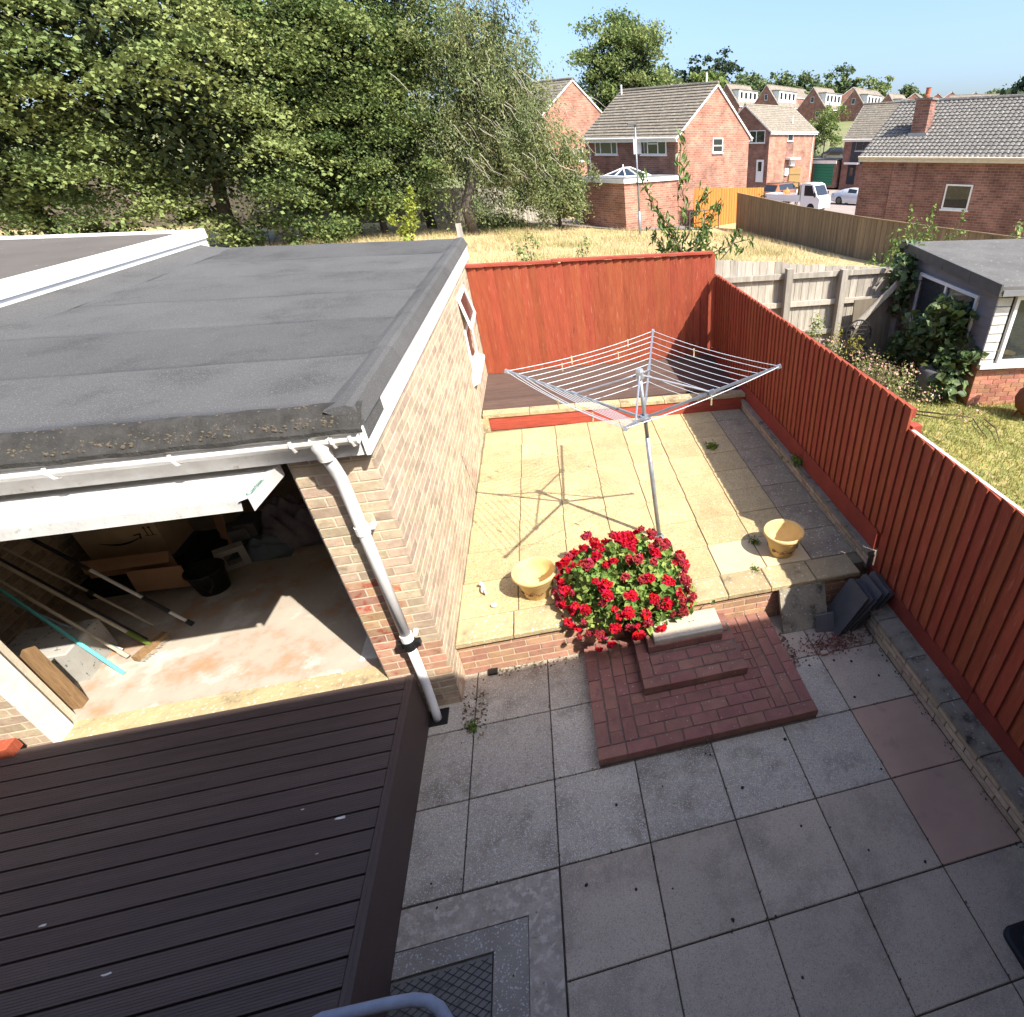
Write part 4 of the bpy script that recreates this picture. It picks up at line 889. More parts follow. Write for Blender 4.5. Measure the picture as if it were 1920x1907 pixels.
# ------------------------------------------------------------------ the house the picture is taken from (it shades the patio)
oh = thing('own_house', 'brick house behind the viewpoint whose eaves shade the patio', 'house', (0, -6, 0))
obj('wall', MB().box((-11, -3.6, -.3), (8.5, -3.32, 4.9)), m_brick, oh); obj('wall', MB().box((-11, -11, -.3), (-10.7, -3.6, 4.9)), m_brick, oh); obj('wall', MB().box((8.2, -11, -.3), (8.5, -3.6, 4.9)), m_brick, oh)
m_tile = M('roof_tile_brown', (.2, .165, .13), (.15, .12, .095), 3, bump=.5, bscale=30, rnd=.15, c3=(.3, .27, .2), s3=4, t3=(.58, .7))
obj('roof', MB().poly([(-11.3, -2.93, 4.9), (-11.3, -2.93, 4.97), (-11.3, -7.1, 7.9), (-11.3, -11.3, 4.97), (-11.3, -11.3, 4.9)], (20.1, 0, 0)), m_tile, oh)

# ------------------------------------------------------------------ houses
def brickmat(name, th, c1, c2, cm, sx=1.0):
    m = bpy.data.materials.new(name); m.use_nodes = True; N = m.node_tree.nodes; L = m.node_tree.links; b = N['Principled BSDF']; b.inputs['Roughness'].default_value = .9; b.inputs['Specular IOR Level'].default_value = .15
    g = N.new('ShaderNodeNewGeometry'); mp = N.new('ShaderNodeMapping'); mp.vector_type = 'POINT'; mp.inputs['Rotation'].default_value = (0, 0, -th); L.new(g.outputs['Position'], mp.inputs[0])
    s = N.new('ShaderNodeSeparateXYZ'); L.new(mp.outputs[0], s.inputs[0]); a = N.new('ShaderNodeMath'); a.operation = 'ADD'; L.new(s.outputs[0], a.inputs[0]); L.new(s.outputs[1], a.inputs[1])
    c = N.new('ShaderNodeCombineXYZ'); L.new(a.outputs[0], c.inputs[0]); L.new(s.outputs[2], c.inputs[1])
    t = N.new('ShaderNodeTexBrick'); t.inputs['Scale'].default_value = 1; t.inputs['Brick Width'].default_value = .225 * sx; t.inputs['Row Height'].default_value = .075 * sx; t.inputs['Mortar Size'].default_value = .006 * sx; t.inputs['Mortar Smooth'].default_value = .3
    t.inputs['Color1'].default_value = lin(c1); t.inputs['Color2'].default_value = lin(c2); t.inputs['Mortar'].default_value = lin(cm); t.inputs['Bias'].default_value = -.1; L.new(c.outputs[0], t.inputs['Vector'])
    n = N.new('ShaderNodeTexNoise'); n.inputs['Scale'].default_value = 1.1; n.inputs['Detail'].default_value = 7; L.new(g.outputs['Position'], n.inputs[0])
    h = N.new('ShaderNodeHueSaturation'); mr = N.new('ShaderNodeMapRange'); mr.inputs[1].default_value = .3; mr.inputs[2].default_value = .7; mr.inputs[3].default_value = .7; mr.inputs[4].default_value = 1.3; L.new(n.outputs[0], mr.inputs[0]); L.new(mr.outputs[0], h.inputs['Value']); L.new(t.outputs['Color'], h.inputs['Color']); L.new(h.outputs[0], b.inputs['Base Color'])
    bu = N.new('ShaderNodeBump'); bu.inputs['Strength'].default_value = .5; bu.inputs['Distance'].default_value = .01; bu.invert = True; L.new(t.outputs['Fac'], bu.inputs['Height']); L.new(bu.outputs[0], b.inputs['Normal'])
    return m
TH = R(35.7)
m_hb = brickmat('house_brick', TH, (.35, .17, .118), (.23, .105, .078), (.36, .28, .22), 1.7)
m_hb2 = brickmat('house_brick_brown_shade', TH, (.245, .12, .092), (.155, .072, .06), (.27, .22, .18), 1.5)  # darker copy of the house brick, for house sides in shade
m_hbf = brickmat('house_brick_far', TH, (.3, .14, .1), (.22, .1, .078), (.28, .22, .18), 2.0)
m_tilec = M('roof_tile_concrete', (.22, .195, .155), (.16, .14, .112), 2.2, bump=.5, bscale=18, rnd=.1, c3=(.33, .3, .24), s3=5, t3=(.55, .68), c4=(.12, .105, .085), s4=3, t4=(.58, .72))
m_tileg = M('roof_tile_grey', (.2, .19, .175), (.14, .135, .125), 2.2, bump=.5, bscale=18, rnd=.1, c3=(.33, .31, .29), s3=5, t3=(.55, .68), c4=(.085, .08, .075), s4=3, t4=(.58, .72))
m_tilep = M('roof_pantile', (.16, .15, .138), (.105, .1, .092), 6, bump=.4, bscale=30, c3=(.27, .26, .24), s3=9, t3=(.52, .66), c4=(.085, .08, .075), s4=5, t4=(.56, .68))
m_trim = M('white_trim', (.74, .74, .72), (.66, .66, .64), 4, rough=.5, bump=.05)
m_trimc = M('cream_trim', (.62, .56, .46), (.52, .47, .38), 4, rough=.6, bump=.1)
m_dark = M('dark_void', (.02, .02, .022), None, 4, bump=0)
def slope(e0, e1, r0, r1, courses, rolls, amp=.03, step=.03):
    e0, e1, r0, r1 = map(Vector, (e0, e1, r0, r1)); n = (e1 - e0).cross(r0 - e0).normalized()
    if n.z < 0: n = -n
    nx = max(1, rolls * 4); V = []; F = []
    for j in range(courses):
        for v, h in ((j / courses, step), ((j + 1.0) / courses, 0.0)):
            for i in range(nx + 1):
                u = i / nx; a = amp * (abs(math.sin(math.pi * u * rolls)) ** .8) if rolls > 1 else 0
                V.append(e0.lerp(e1, u).lerp(r0.lerp(r1, u), v) + n * (h + a))
    for j in range(2 * courses - 1):
        for i in range(nx): k = j * (nx + 1) + i; F.append((k, k + 1, k + nx + 2, k + nx + 1))
    return MB().add(V, F)
class House:
    def __init__(s, name, label, o, gd, ld, G, L, zb, ze, zr, wall, tile, courses=12, rolls=1, oh_=.3, trim=None, group=None, gwall=None, amp=.03, step=.03):
        s.o = Vector((o[0], o[1], 0)); s.g = Vector((math.cos(gd), math.sin(gd), 0)); s.l = Vector((math.cos(ld), math.sin(ld), 0)); s.G, s.L = G, L; s.zb, s.ze, s.zr = zb, ze, zr
        t = s.t = thing(name, label, 'house', s.o + Vector((0, 0, zb)), group); trim = trim or m_trim
        P = lambda a, b, z: s.o + s.g * a + s.l * b + Vector((0, 0, z)); s.P = P
        obj('wall', MB().poly([P(0, 0, zb), P(G, 0, zb), P(G, 0, ze), P(G / 2, 0, zr - .05), P(0, 0, ze)], s.l * .25), gwall or wall, t)
        obj('wall', MB().poly([P(0, L, zb), P(G, L, zb), P(G, L, ze), P(G / 2, L, zr - .05), P(0, L, ze)], s.l * -.25), wall, t)
        obj('wall', MB().obox(P(0, .25, zb), s.l * (L - .5), s.g * .25, Vector((0, 0, ze - zb))), wall, t); obj('wall', MB().obox(P(G - .25, .25, zb), s.l * (L - .5), s.g * .25, Vector((0, 0, ze - zb))), wall, t)
        k = (zr - ze) / (G / 2); e = oh_; v = .12
        rf = obj('roof', slope(P(-e, -v, ze - k * e + .08), P(-e, L + v, ze - k * e + .08), P(G / 2, -v, zr + .08), P(G / 2, L + v, zr + .08), courses, rolls, amp, step), tile, t)
        obj('roof_slope', slope(P(G + e, -v, ze - k * e + .08), P(G + e, L + v, ze - k * e + .08), P(G / 2, -v, zr + .08), P(G / 2, L + v, zr + .08), courses, rolls, amp, step), tile, rf)
        obj('ridge_tiles', MB().tube([P(G / 2, -v, zr + .1), P(G / 2, L + v, zr + .1)], .11, 8), tile, rf)
        obj('fascia', MB().obox(P(-e + .03, -v, ze - k * e - .14), s.l * (L + 2 * v), s.g * .05, Vector((0, 0, .2))), trim, t); obj('fascia', MB().obox(P(G + e - .08, -v, ze - k * e - .14), s.l * (L + 2 * v), s.g * .05, Vector((0, 0, .2))), trim, t)
        obj('soffit', MB().obox(P(-e + .05, 0, ze - k * e - .13), s.l * L, s.g * (e - .05), Vector((0, 0, .03))), trim, t); obj('soffit', MB().obox(P(G, 0, ze - k * e - .13), s.l * L, s.g * (e - .05), Vector((0, 0, .03))), trim, t)
        if L > 6.5 and zr < 12:
            for a in (-e - .02, G + e + .02): obj('gutter', MB().tube([P(a, -v, ze - k * e + .06), P(a, L + v, ze - k * e + .06)], .06, 6), trim, t)
            obj('downpipe', MB().tube([P(-e, L - .5, ze - k * e), P(-.06, L - .5, ze - k * e - .4), P(-.06, L - .5, zb)], .04, 6), trim, t)
        for b, d in ((0, -1), (L, 1)):
            for a in (-e, G + e): obj('barge_board', MB().obox(P(a, b + d * .04, ze - k * e - .06), P(G / 2, b, zr) - P(a, b, ze - k * e), s.l * d * .06, Vector((0, 0, .15))), trim, t)
    def face(s, f, a, z, out=0.0):
        if f == 'g0': return s.P(a, -out, z)
        if f == 'g1': return s.P(a, s.L + out, z)
        if f == 'l0': return s.P(-out, a, z)
        return s.P(s.G + out, a, z)
    def win(s, f, a0, a1, z0, z1, bars=(.5,), trans=(), frame=None, glass_=None, name='window'):
        w = .07; fr = frame or m_trim; X = lambda a, z, o: s.face(f, a, z, o)
        w_ = obj(name, MB().add([X(a0, z0, .004), X(a1, z0, .004), X(a1, z1, .004), X(a0, z1, .004)], [(0, 1, 2, 3)]), m_dark, s.t)
        obj('pane', MB().add([X(a0 + w, z0 + w, .02), X(a1 - w, z0 + w, .02), X(a1 - w, z1 - w, .02), X(a0 + w, z1 - w, .02)], [(0, 1, 2, 3)]), glass_ or m_glassd, w_)
        def strip(aa, ab, za, zb_, o=.05):
            p = X(aa, za, 0); return MB().obox(p, X(ab, za, 0) - p, X(aa, zb_, 0) - p, X(aa, za, o) - p)
        mb = MB()
        for q in (strip(a0, a1, z0, z0 + w), strip(a0, a1, z1 - w, z1), strip(a0, a0 + w, z0 + w, z1 - w), strip(a1 - w, a1, z0 + w, z1 - w)): mb.add(q.v, q.f)
        for b in bars: c = a0 + (a1 - a0) * b; q = strip(c - .035, c + .035, z0 + w, z1 - w); mb.add(q.v, q.f)
        for (b0, b1, tz) in trans: q = strip(a0 + (a1 - a0) * b0, a0 + (a1 - a0) * b1, z0 + (z1 - z0) * tz - .03, z0 + (z1 - z0) * tz + .03, .045); mb.add(q.v, q.f)
        obj('window_frame', mb, fr, w_); q = strip(a0 - .05, a1 + .05, z0 - .07, z0 - .003, .1); obj('window_sill', q, fr, w_)
        return w_
    def panel(s, f, a0, a1, z0, z1, mat, name, out=.03, parent=None):
        p = s.face(f, a0, z0, .002); return obj(name, MB().obox(p, s.face(f, a1, z0, .002) - p, s.face(f, a0, z1, .002) - p, s.face(f, a0, z0, out) - p), mat, parent or s.t)
h1 = House('brick_house', 'nearest brick house with pale tiled roof and flat roofed extension', (11.13, 37.98), TH, TH + R(90), 8.08, 8.94, -1.2, 4.31, 7.07, m_hb2, m_tilec, 17, 1, .3, gwall=m_hb, step=.05)  # sunlit gable in lighter brick, shaded walls in darker: light painted as colour
h1.win('l0', 5.58, 7.86, 3.26, 4.2, (.25, .75)); h1.win('l0', .98, 3.31, 3.26, 4.2, (.32, .72), [(.32, .72, .65)]); h1.win('g0', 3.66, 4.82, 3.32, 4.18, (), [(0, 1, .48)])
cw = h1.face('l0', 3.2, 3.3); obj('open_casement', MB().obox(h1.face('l0', 3.28, 3.3, .05), h1.face('l0', 3.45, 3.3, .55) - h1.face('l0', 3.28, 3.3, .05), Vector((0, 0, .85)), h1.l * .04), m_trim, h1.t)
obj('vent_pipe', MB().tube([h1.P(4.04, .9, 7.0), h1.P(4.04, .9, 7.75)], .06, 8), m_trim, h1.t); obj('vent_pipe', MB().tube([h1.P(3.7, 8.6, 6.8), h1.P(3.7, 8.6, 7.5)], .06, 8), m_trim, h1.t)
def ext_pt(a, b, z): return h1.P(a, b, z)
ex = thing('house_extension', 'flat roofed brick extension with white fascia and glass roof lantern', 'extension', h1.P(-2.5, 2, -1.2))
obj('wall', MB().obox(h1.P(-5.05, .02, -1.3), h1.g * 5.02, h1.l * 4.3, Vector((0, 0, 3.2))), m_hb, ex)
obj('roof', MB().obox(h1.P(-5.1, -.03, 2.105), h1.g * 5.07, h1.l * 4.4, Vector((0, 0, .05))), M('flat_roof_grey', (.2, .2, .205), (.15, .15, .155), 2, bump=.2), ex)
obj('fascia', MB().obox(h1.P(-5.17, -.1, 1.88), h1.g * 5.13, h1.l * 4.55, Vector((0, 0, .222))), m_trim, ex)
ln = obj('roof_lantern', MB().add([h1.P(-3.9, 1.0, 2.16), h1.P(-1.6, 1.0, 2.16), h1.P(-1.6, 3.0, 2.16), h1.P(-3.9, 3.0, 2.16), h1.P(-3.1, 2.0, 2.6), h1.P(-2.4, 2.0, 2.6)], [(0, 1, 5, 4), (1, 2, 5), (2, 3, 4, 5), (3, 0, 4)]), m_glassd, ex)
lb = MB()
for a, b in (((-3.9, 1.0, 2.16), (-3.1, 2.0, 2.6)), ((-1.6, 1.0, 2.16), (-2.4, 2.0, 2.6)), ((-1.6, 3.0, 2.16), (-2.4, 2.0, 2.6)), ((-3.9, 3.0, 2.16), (-3.1, 2.0, 2.6)), ((-3.1, 2, 2.6), (-2.4, 2, 2.6)), ((-3.9, 1, 2.17), (-1.6, 1, 2.17)), ((-3.9, 1, 2.17), (-3.9, 3, 2.17)), ((-2.75, 1, 2.17), (-2.75, 2, 2.6)), ((-3.9, 2, 2.17), (-3.1, 2, 2.6))): lb.tube([h1.P(*a), h1.P(*b)], .05, 6)
lb.tube([h1.P(-3.1, 2, 2.6), h1.P(-3.1, 2, 2.8)], .04, 6); obj('lantern_frame', lb, m_trim, ln)
h2 = House('brick_house', 'two storey brick house with white front door and brown roof up the road', (27.82, 64.0), R(122.6), R(32.6), 6.9, 9.3, -.5, 4.96, 7.25, m_hb2, m_tilec, 14, 1, .3, step=.03)
h2.panel('l0', 0, 3.35, -.5, 4.6, m_hb, 'lit_brick_panel', .03); h2.panel('l0', 4.75, 9.25, -.5, 4.6, m_hb, 'lit_brick_panel', .03)  # lighter brick laid over the sunlit side, painting the sun into its colour
h2.win('g0', .55, 2.69, 3.86, 5.0, (.55,)); h2.win('l0', 3.5, 4.6, 4.0, 4.75, ()); d = h2.panel('g0', .5, 1.48, .15, 2.3, m_trim, 'door', .05); h2.panel('g0', .75, 1.25, 1.2, 2.1, m_glassd, 'door_pane', .06, d)
h2.panel('l0', 3.3, 5.3, 2.25, 2.45, m_trim, 'porch_canopy', .8); h2.panel('l0', 4.2, 5.0, 1.6, 2.2, m_trim, 'porch_panel', .3); h2.panel('l0', 3.3, 4.0, .7, 1.4, m_trim, 'meter_box', .2)
obj('vent_pipe', MB().tube([h2.P(.9, 5.6, 5.6), h2.P(.9, 5.6, 6.4)], .06, 6), m_trim, h2.t)
h3 = House('brick_house', 'brick house with shade painted front and grey roof behind the pantiled house', (38.75, 67.45), R(35.2), R(-54.8), 8, 6.6, -1.3, 4.3, 7.5, m_hb2, m_tilec, 16, 1, .35, step=.03)
h3.panel('l0', 1.0, 6.4, 1.7, 4.1, M('front_shade_dark', (.06, .058, .062), (.045, .044, .047), 4, bump=.3), 'front_shade_panel', .05)  # near-black panel paints the shade lying on this house front
h3.win('l0', 1.5, 3.3, 3.0, 4.15, (.5,)); h3.win('l0', 4.4, 6.3, 2.8, 4.1, (.33, .66)); h3.win('l0', 4.0, 6, -.1, 1.5, (.4,)); d = h3.panel('l0', .9, 1.9, -.4, 1.6, M('door_navy', (.025, .03, .04), None, 4, bump=0), 'door', .06); h3.panel('l0', 1.2, 1.6, .5, 1.3, m_glassd, 'door_pane', .07, d); h3.panel('l0', .6, 2.3, 1.65, 1.85, m_trim, 'porch_canopy', .7)
hb = House('brick_house', 'brick house with grey pantiled roof and square white window behind the brown fence', (18.78, 27.96), R(35.2), R(-54.8), 8, 15, -1.3, 3.30, 5.55, m_hb2, m_tilep, 17, 64, .3, trim=m_trimc, amp=.04, step=.035)
hb.win('l0', 4.6, 5.86, 1.02, 2.1, ()); hb.panel('l0', 1.78, 2.95, -1.3, 3.15, m_hb2, 'wall_pier', .12)
ch = obj('chimney', MB().obox(hb.P(1.35, 1.75, 3.4), hb.g * .75, hb.l * .75, Vector((0, 0, 2.25))), m_hb2, hb.t); obj('chimney_cap', MB().obox(hb.P(1.28, 1.68, 5.58), hb.g * .89, hb.l * .89, Vector((0, 0, .09))), m_tileg, ch)
obj('chimney_pot', MB().lathe([(.15, 0), (.15, .1), (.12, .14), (.115, .38), (.14, .42), (.1, .42)], hb.P(1.72, 2.12, 5.67), 12), M('chimney_pot', (.4, .13, .07), (.33, .1, .06), 8, bump=.1), ch)
obj('lead_flashing', MB().obox(hb.P(1.18, 1.7, 3.95), hb.g * .2, hb.l * .95, Vector((0, 0, .28))), M('lead', (.4, .4, .39), (.3, .3, .3), 8, rough=.6, bump=.1), ch)
h0 = House('brick_house', 'brick gable house half hidden behind the willowy tree', (3.6, 55.0), TH, TH + R(90), 7.0, 9, -.6, 6.1, 8.5, m_hb, m_tilec, 12, 1, .3); h0.win('g0', 2.9, 4.0, 2.6, 3.6)
# garages up the road
def garage_far(o, label, dm, nm):
    P = lambda a, b, z: Vector((o[0], o[1], o[2])) + Vector((math.cos(R(-54.8)), math.sin(R(-54.8)), 0)) * a + Vector((math.cos(R(35.2)), math.sin(R(35.2)), 0)) * b + Vector((0, 0, z))
    t = thing(nm, label, 'garage', o)
    obj('wall', MB().obox(P(0, 0, -.3), P(3.1, 0, 0) - P(0, 0, 0), P(0, 5, 0) - P(0, 0, 0), Vector((0, 0, 2.75))), m_hb2, t); obj('fascia', MB().obox(P(-.05, -.12, 2.2), P(3.2, 0, 0) - P(0, 0, 0), P(0, .1, 0) - P(0, 0, 0), Vector((0, 0, .35))), m_trim, t); obj('roof', MB().obox(P(-.1, -.15, 2.56), P(3.3, 0, 0) - P(0, 0, 0), P(0, 5.3, 0) - P(0, 0, 0), Vector((0, 0, .1))), m_felt, t)
    d = obj('garage_door', MB().obox(P(.25, -.03, 0), P(2.6, 0, 0) - P(0, 0, 0), P(0, .02, 0) - P(0, 0, 0), Vector((0, 0, 2.15))), dm, t)
    for k in range(1, 7): obj('door_groove', MB().obox(P(.25, -.04, .3 * k), P(2.6, 0, 0) - P(0, 0, 0), P(0, .01, 0) - P(0, 0, 0), Vector((0, 0, .025))), m_dark if dm.name.endswith('green') else dm, d)
garage_far((34.3, 72.6, -.5), 'far garage with pale grey green door', M('door_pale', (.36, .42, .36), None, 4, bump=.05), 'far_garage'); garage_far((36.2, 69.9, -.5), 'far garage with dark green door', M('door_green', (.03, .17, .1), None, 4, bump=.05), 'far_garage')
# houses up the hill
m_tilef = M('roof_tile_far', (.21, .18, .145), (.16, .137, .11), .8, bump=.3, bscale=6, c3=(.33, .29, .23), s3=1.5, t3=(.55, .7))
FAR = [((68.3, 191.4), 18.7, 'hillside house with white dormer, leftmost of the row'), ((80.1, 188.5), 18.4, 'hillside house with white dormer, second from the left of the row'), ((93.9, 185.0), 17.7, 'hillside house with white dormer, third of the row behind the birch'), ((106.2, 182.0), 17.2, 'hillside house with white dormer, fourth of the row'), ((116.3, 179.5), 16.0, 'hillside house with white dormer, rightmost of the row')]
for k, (o, zr, lab) in enumerate(FAR):
    zb = gz(*o) - 2; ze = zr - 5.2
    h = House('dormer_house', lab, o, R(127), R(37), 9.6, 13, zb, ze, zr, m_hbf, m_tilef, 5, 1, .35, group='dormer houses in a row on the hillside')
    h.win('g0', 4.2, 5.3, zr - 3.7, zr - 2.3, ()); h.win('g0', 2.0, 3.2, zr - 7.4, zr - 6.0, ()); h.win('l0', 1.5, 4.0, ze - 2.4, ze - .9); h.win('l0', 6, 9, ze - 2.4, ze - .9)
    dm = obj('dormer', MB().obox(h.P(.75, .9, ze + .7), h.g * 3.3, h.l * 10.6, Vector((0, 0, 3.0))), m_trim, h.t); obj('dormer_roof', MB().obox(h.P(.55, .7, ze + 3.7), h.g * 3.6, h.l * 11, Vector((0, 0, .2))), m_tileg, dm)
    for q in range(4): obj('dormer_window', MB().obox(h.P(.68, 1.7 + q * 2.5, ze + 1.7), h.l * 1.2, h.g * .06, Vector((0, 0, 1.5))), m_glassd, dm)
m_y = M('gable_cream', (.6, .5, .3), None, 3, bump=.1)
for (o, gd, ld, G, L, zr, lab, wl) in [((150, 219), -25, 50, 9, 14, 18.4, 'far red brick house beyond the chimney', m_hbf), ((161, 226), -25, 50, 9, 14, 19.4, 'far stepped terrace house, left of two on the skyline', m_hbf), ((169, 223), -25, 50, 9, 14, 19.2, 'far stepped terrace house, right of two on the skyline', m_hbf), ((174, 196), 62, 152, 8, 24, 17.4, 'far house with long grey roof and cream gable', m_y), ((196, 214), -20, 60, 9, 14, 17.0, 'far house at the right edge of the skyline', m_hbf), ((132, 206), -25, 50, 9, 22, 17.6, 'far house with long brown roof left of the chimney', m_hbf), ((118, 224), -25, 40, 9, 26, 20.2, 'far house on the skyline above the dormer row', m_hbf), ((88, 226), -30, 40, 9, 26, 20.6, 'far house with long roof above the middle of the dormer row', m_hbf), ((32, 146), -10, 70, 9, 18, 14.8, 'house roof showing above the nearest brick house', m_hbf)]:
    House('hillside_house', lab, o, R(gd), R(ld), G, L, gz(*o) - 2, zr - 3, zr, wl, m_tilef, 4, 1, .3, group='houses further up the hill')

# ------------------------------------------------------------------ road, path, lamp, background fences
m_road = M('tarmac', (.2, .18, .17), (.16, .145, .14), 1.5, bump=.3, bscale=40)
def sheet(name, pts, mat, dz=.02, z=None, sub=1):
    return struct(obj(name, MB().add([(x, y, (gz(x, y) if z is None else z) + dz) for x, y in pts], [tuple(range(len(pts)))]), mat))
sheet('road', [(16.2, 39.0), (18, 29), (27, 33), (48, 40), (48, 62), (40, 70), (34, 77), (24, 76), (17, 60)], M('road_tarmac', (.3, .255, .23), (.25, .21, .19), 1.0, bump=.3, bscale=40), 0, -.98)
sheet('path', [(1.0, 39.0), (7.0, 35.0), (13, 36.5), (14.2, 40.5), (10, 41), (6, 43), (1, 44)], m_road, .06)
lp = thing('street_lamp', 'slim grey street lamp in front of the nearest brick house', 'street lamp', (7.45, 32.7, -.64))
obj('column', MB().tube([(7.45, 32.7, -.7), (7.45, 32.7, .6)], .085, 10).tube([(7.45, 32.7, .6), (7.42, 32.7, 4.75)], [.06, .045], 10), m_galv, lp, True)
obj('lantern', MB().cbox((7.02, 32.6, 4.72), (7.5, 32.82, 4.82), .03), m_slate, lp)
def plank_fence(name, label, pts, tops, mat, pitch=.15, cat='fence', cap=None, gap=.012, th=.022, post=None, group=None):
    t = thing(name, label, cat, (pts[0][0], pts[0][1], gz(*pts[0])), group); n = 0
    for (a, b, ta, tb) in zip(pts, pts[1:], tops, tops[1:]):
        A, B = Vector((*a, 0)), Vector((*b, 0)); d = B - A; L = d.length; d.normalize(); nn = Vector((d.y, -d.x, 0)); k = int(L / pitch)
        for i in range(k):
            s = i * L / k; p = A + d * s; z1 = ta + (tb - ta) * s / L
            obj('fence_board', MB().obox((p.x, p.y, gz(p.x, p.y) - .1), d * (L / k - gap) , nn * (th if i % 2 else th * .4), Vector((0, 0, z1 - gz(p.x, p.y) + .1 + random.uniform(-.01, .01)))), mat, t)
        if cap: obj('cap_rail', MB().obox(A - nn * .03 + Vector((0, 0, ta)), Vector((B.x - A.x, B.y - A.y, tb - ta)), nn * .09, Vector((0, 0, .04))), cap, t)
        obj('back_board', MB().obox(Vector((A.x, A.y, min(gz(*a), gz(*b)) - .3)) - nn * .012, B - A, -nn * .02, Vector((0, 0, min(ta, tb) - min(gz(*a), gz(*b)) + .28))), mat, t)
    return t
m_fb = M('fence_brown', (.25, .185, .12), (.19, .14, .09), 2, bump=.3, bscale=20, rnd=.18, stretch=(5, 5, .6), c4=(.14, .11, .085), s4=1.2, t4=(.58, .75))
m_fo = M('fence_orange', (.5, .19, .045), (.42, .15, .035), 2, bump=.2, bscale=20, rnd=.1, stretch=(5, 5, .6))
m_fd = M('fence_old', (.16, .135, .1), (.11, .095, .07), 2, bump=.3, bscale=20, rnd=.2, stretch=(5, 5, .6))
m_fg = M('fence_weathered', (.38, .35, .3), (.28, .255, .215), 3, bump=.4, bscale=18, rnd=.22, stretch=(7, 7, .7), c3=(.47, .44, .39), s3=2.5, t3=(.58, .7), c4=(.14, .125, .105), s4=1.8, t4=(.62, .76))
plank_fence('brown_fence', 'long brown close board fence curving past the dry grass', [(14.85, 36.6), (15.6, 28), (15.9, 22.2), (16.85, 17.9), (17.75, 14.7), (20.5, 8)], [1.1, .95, 1.0, 1.0, 1.0, 1.0], m_fb, .16, cap=m_fb)
plank_fence('orange_fence', 'bright orange timber fence beside the nearest brick house', [(12.0, 37.1), (18.9, 42.1)], [1.4, 1.03], m_fo, .16)
plank_fence('old_fence', 'dark old board fence behind the sycamores', [(-44, 50), (-26, 47), (-13, 45), (-5, 42.5)], [2.6, 2.4, 2.0, 1.8], m_fd, .3)
plank_fence('old_fence', 'grey board fence behind the willowy tree', [(-5, 40.5), (-1, 40), (3.2, 41.5)], [1.6, 1.6, 1.5], m_fg, .16)
rl = thing('metal_railing', 'dark metal guard rail in front of the orange fence', 'railing', (11.5, 36, -.9))
for a in ((11.3, 35.6), (12.6, 36.6), (13.9, 37.6)): obj('rail_post', MB().tube([(*a, -1.1), (*a, .15)], .035, 6), m_slate, rl)
obj('top_rail', MB().tube([(11.3, 35.6, .15), (13.9, 37.6, .15)], .035, 6), m_slate, rl)
# ------------------------------------------------------------------ neighbour's garden
NZ = .2
m_lawn = M('patchy_lawn', (.30, .27, .085), (.17, .19, .055), 1.6, bump=.9, bscale=30, c3=(.42, .34, .15), s3=5, t3=(.52, .66))
struct(obj('neighbour_lawn', MB().box((3.95, -3.2, -.35), (16.5, 6.95, NZ)), m_lawn))
def blades(name, P, h, mat, seed, w=.008, lean=.35):
    g = np.random.default_rng(seed); n = len(P); a = g.uniform(0, 2 * np.pi, n); hh = h * g.uniform(.45, 1.2, n); d = np.c_[np.cos(a), np.sin(a), np.zeros(n)]; l = g.normal(0, lean, (n, 2)) * hh[:, None]
    tip = P + np.c_[l, hh]; V = np.stack([P - d * w, P + d * w, tip], 1).reshape(-1, 3); F = np.arange(3 * n).reshape(-1, 3); return fast(name, V, F, mat, g.random(n))
m_bl = LM('lawn_blade', (.40, .34, .12), (.2, .24, .07), rnd=.3, trans=.25, hue=.03)
g = np.random.default_rng(5); n = 30000; P = np.c_[g.uniform(5.2, 10, n), g.uniform(.2, 5.5, n), np.full(n, NZ)]
stuff(tag(link(bpy.data.objects.new('lawn_grass', blades('lawn_grass', P, .07, m_bl, 6, .006))), 'patchy green and straw lawn grass in the neighbouring garden', 'grass'))
gf = thing('weathered_fence', 'grey weathered board fence at the end of the neighbouring garden', 'fence', (5.5, 6.85, NZ))
x = 3.95
while x < 8.4:
    wdt = random.uniform(.13, .15); tp = 2.18 - .075 * (x - 4) - (.0 if x < 5.4 else .03)
    obj('fence_board', MB().box((x, 6.86 + random.uniform(0, .006), NZ - .1), (x + wdt - random.uniform(.004, .012), 6.88, tp + random.uniform(-.015, .01))), m_fg, gf); x += wdt
for zz in (.75, 1.25 + .05, 1.80): obj('rail', MB().box((3.95, 6.80, zz), (8.4, 6.855, zz + .09)), m_fg, gf)
for x in (5.44, 6.54, 7.75): obj('fence_post', MB().box((x - .06, 6.68, 0), (x + .06, 6.80, 1.99 - .06 * (x - 5.4))), m_fg, gf)
tag(obj('brace_timber', MB().bar((6.78, 6.5, .92), (7.6, 6.55, 1.68), .05, .1), m_fg), 'weathered timber propped diagonally against the grey fence', 'timber')
tag(obj('leaning_board', MB().obox((6.75, 6.45, .25), (.85, .05, 0), (0, .03, 0), (.0, .12, 1.15)), m_fd), 'dark old board leaning behind the wire chair', 'board')
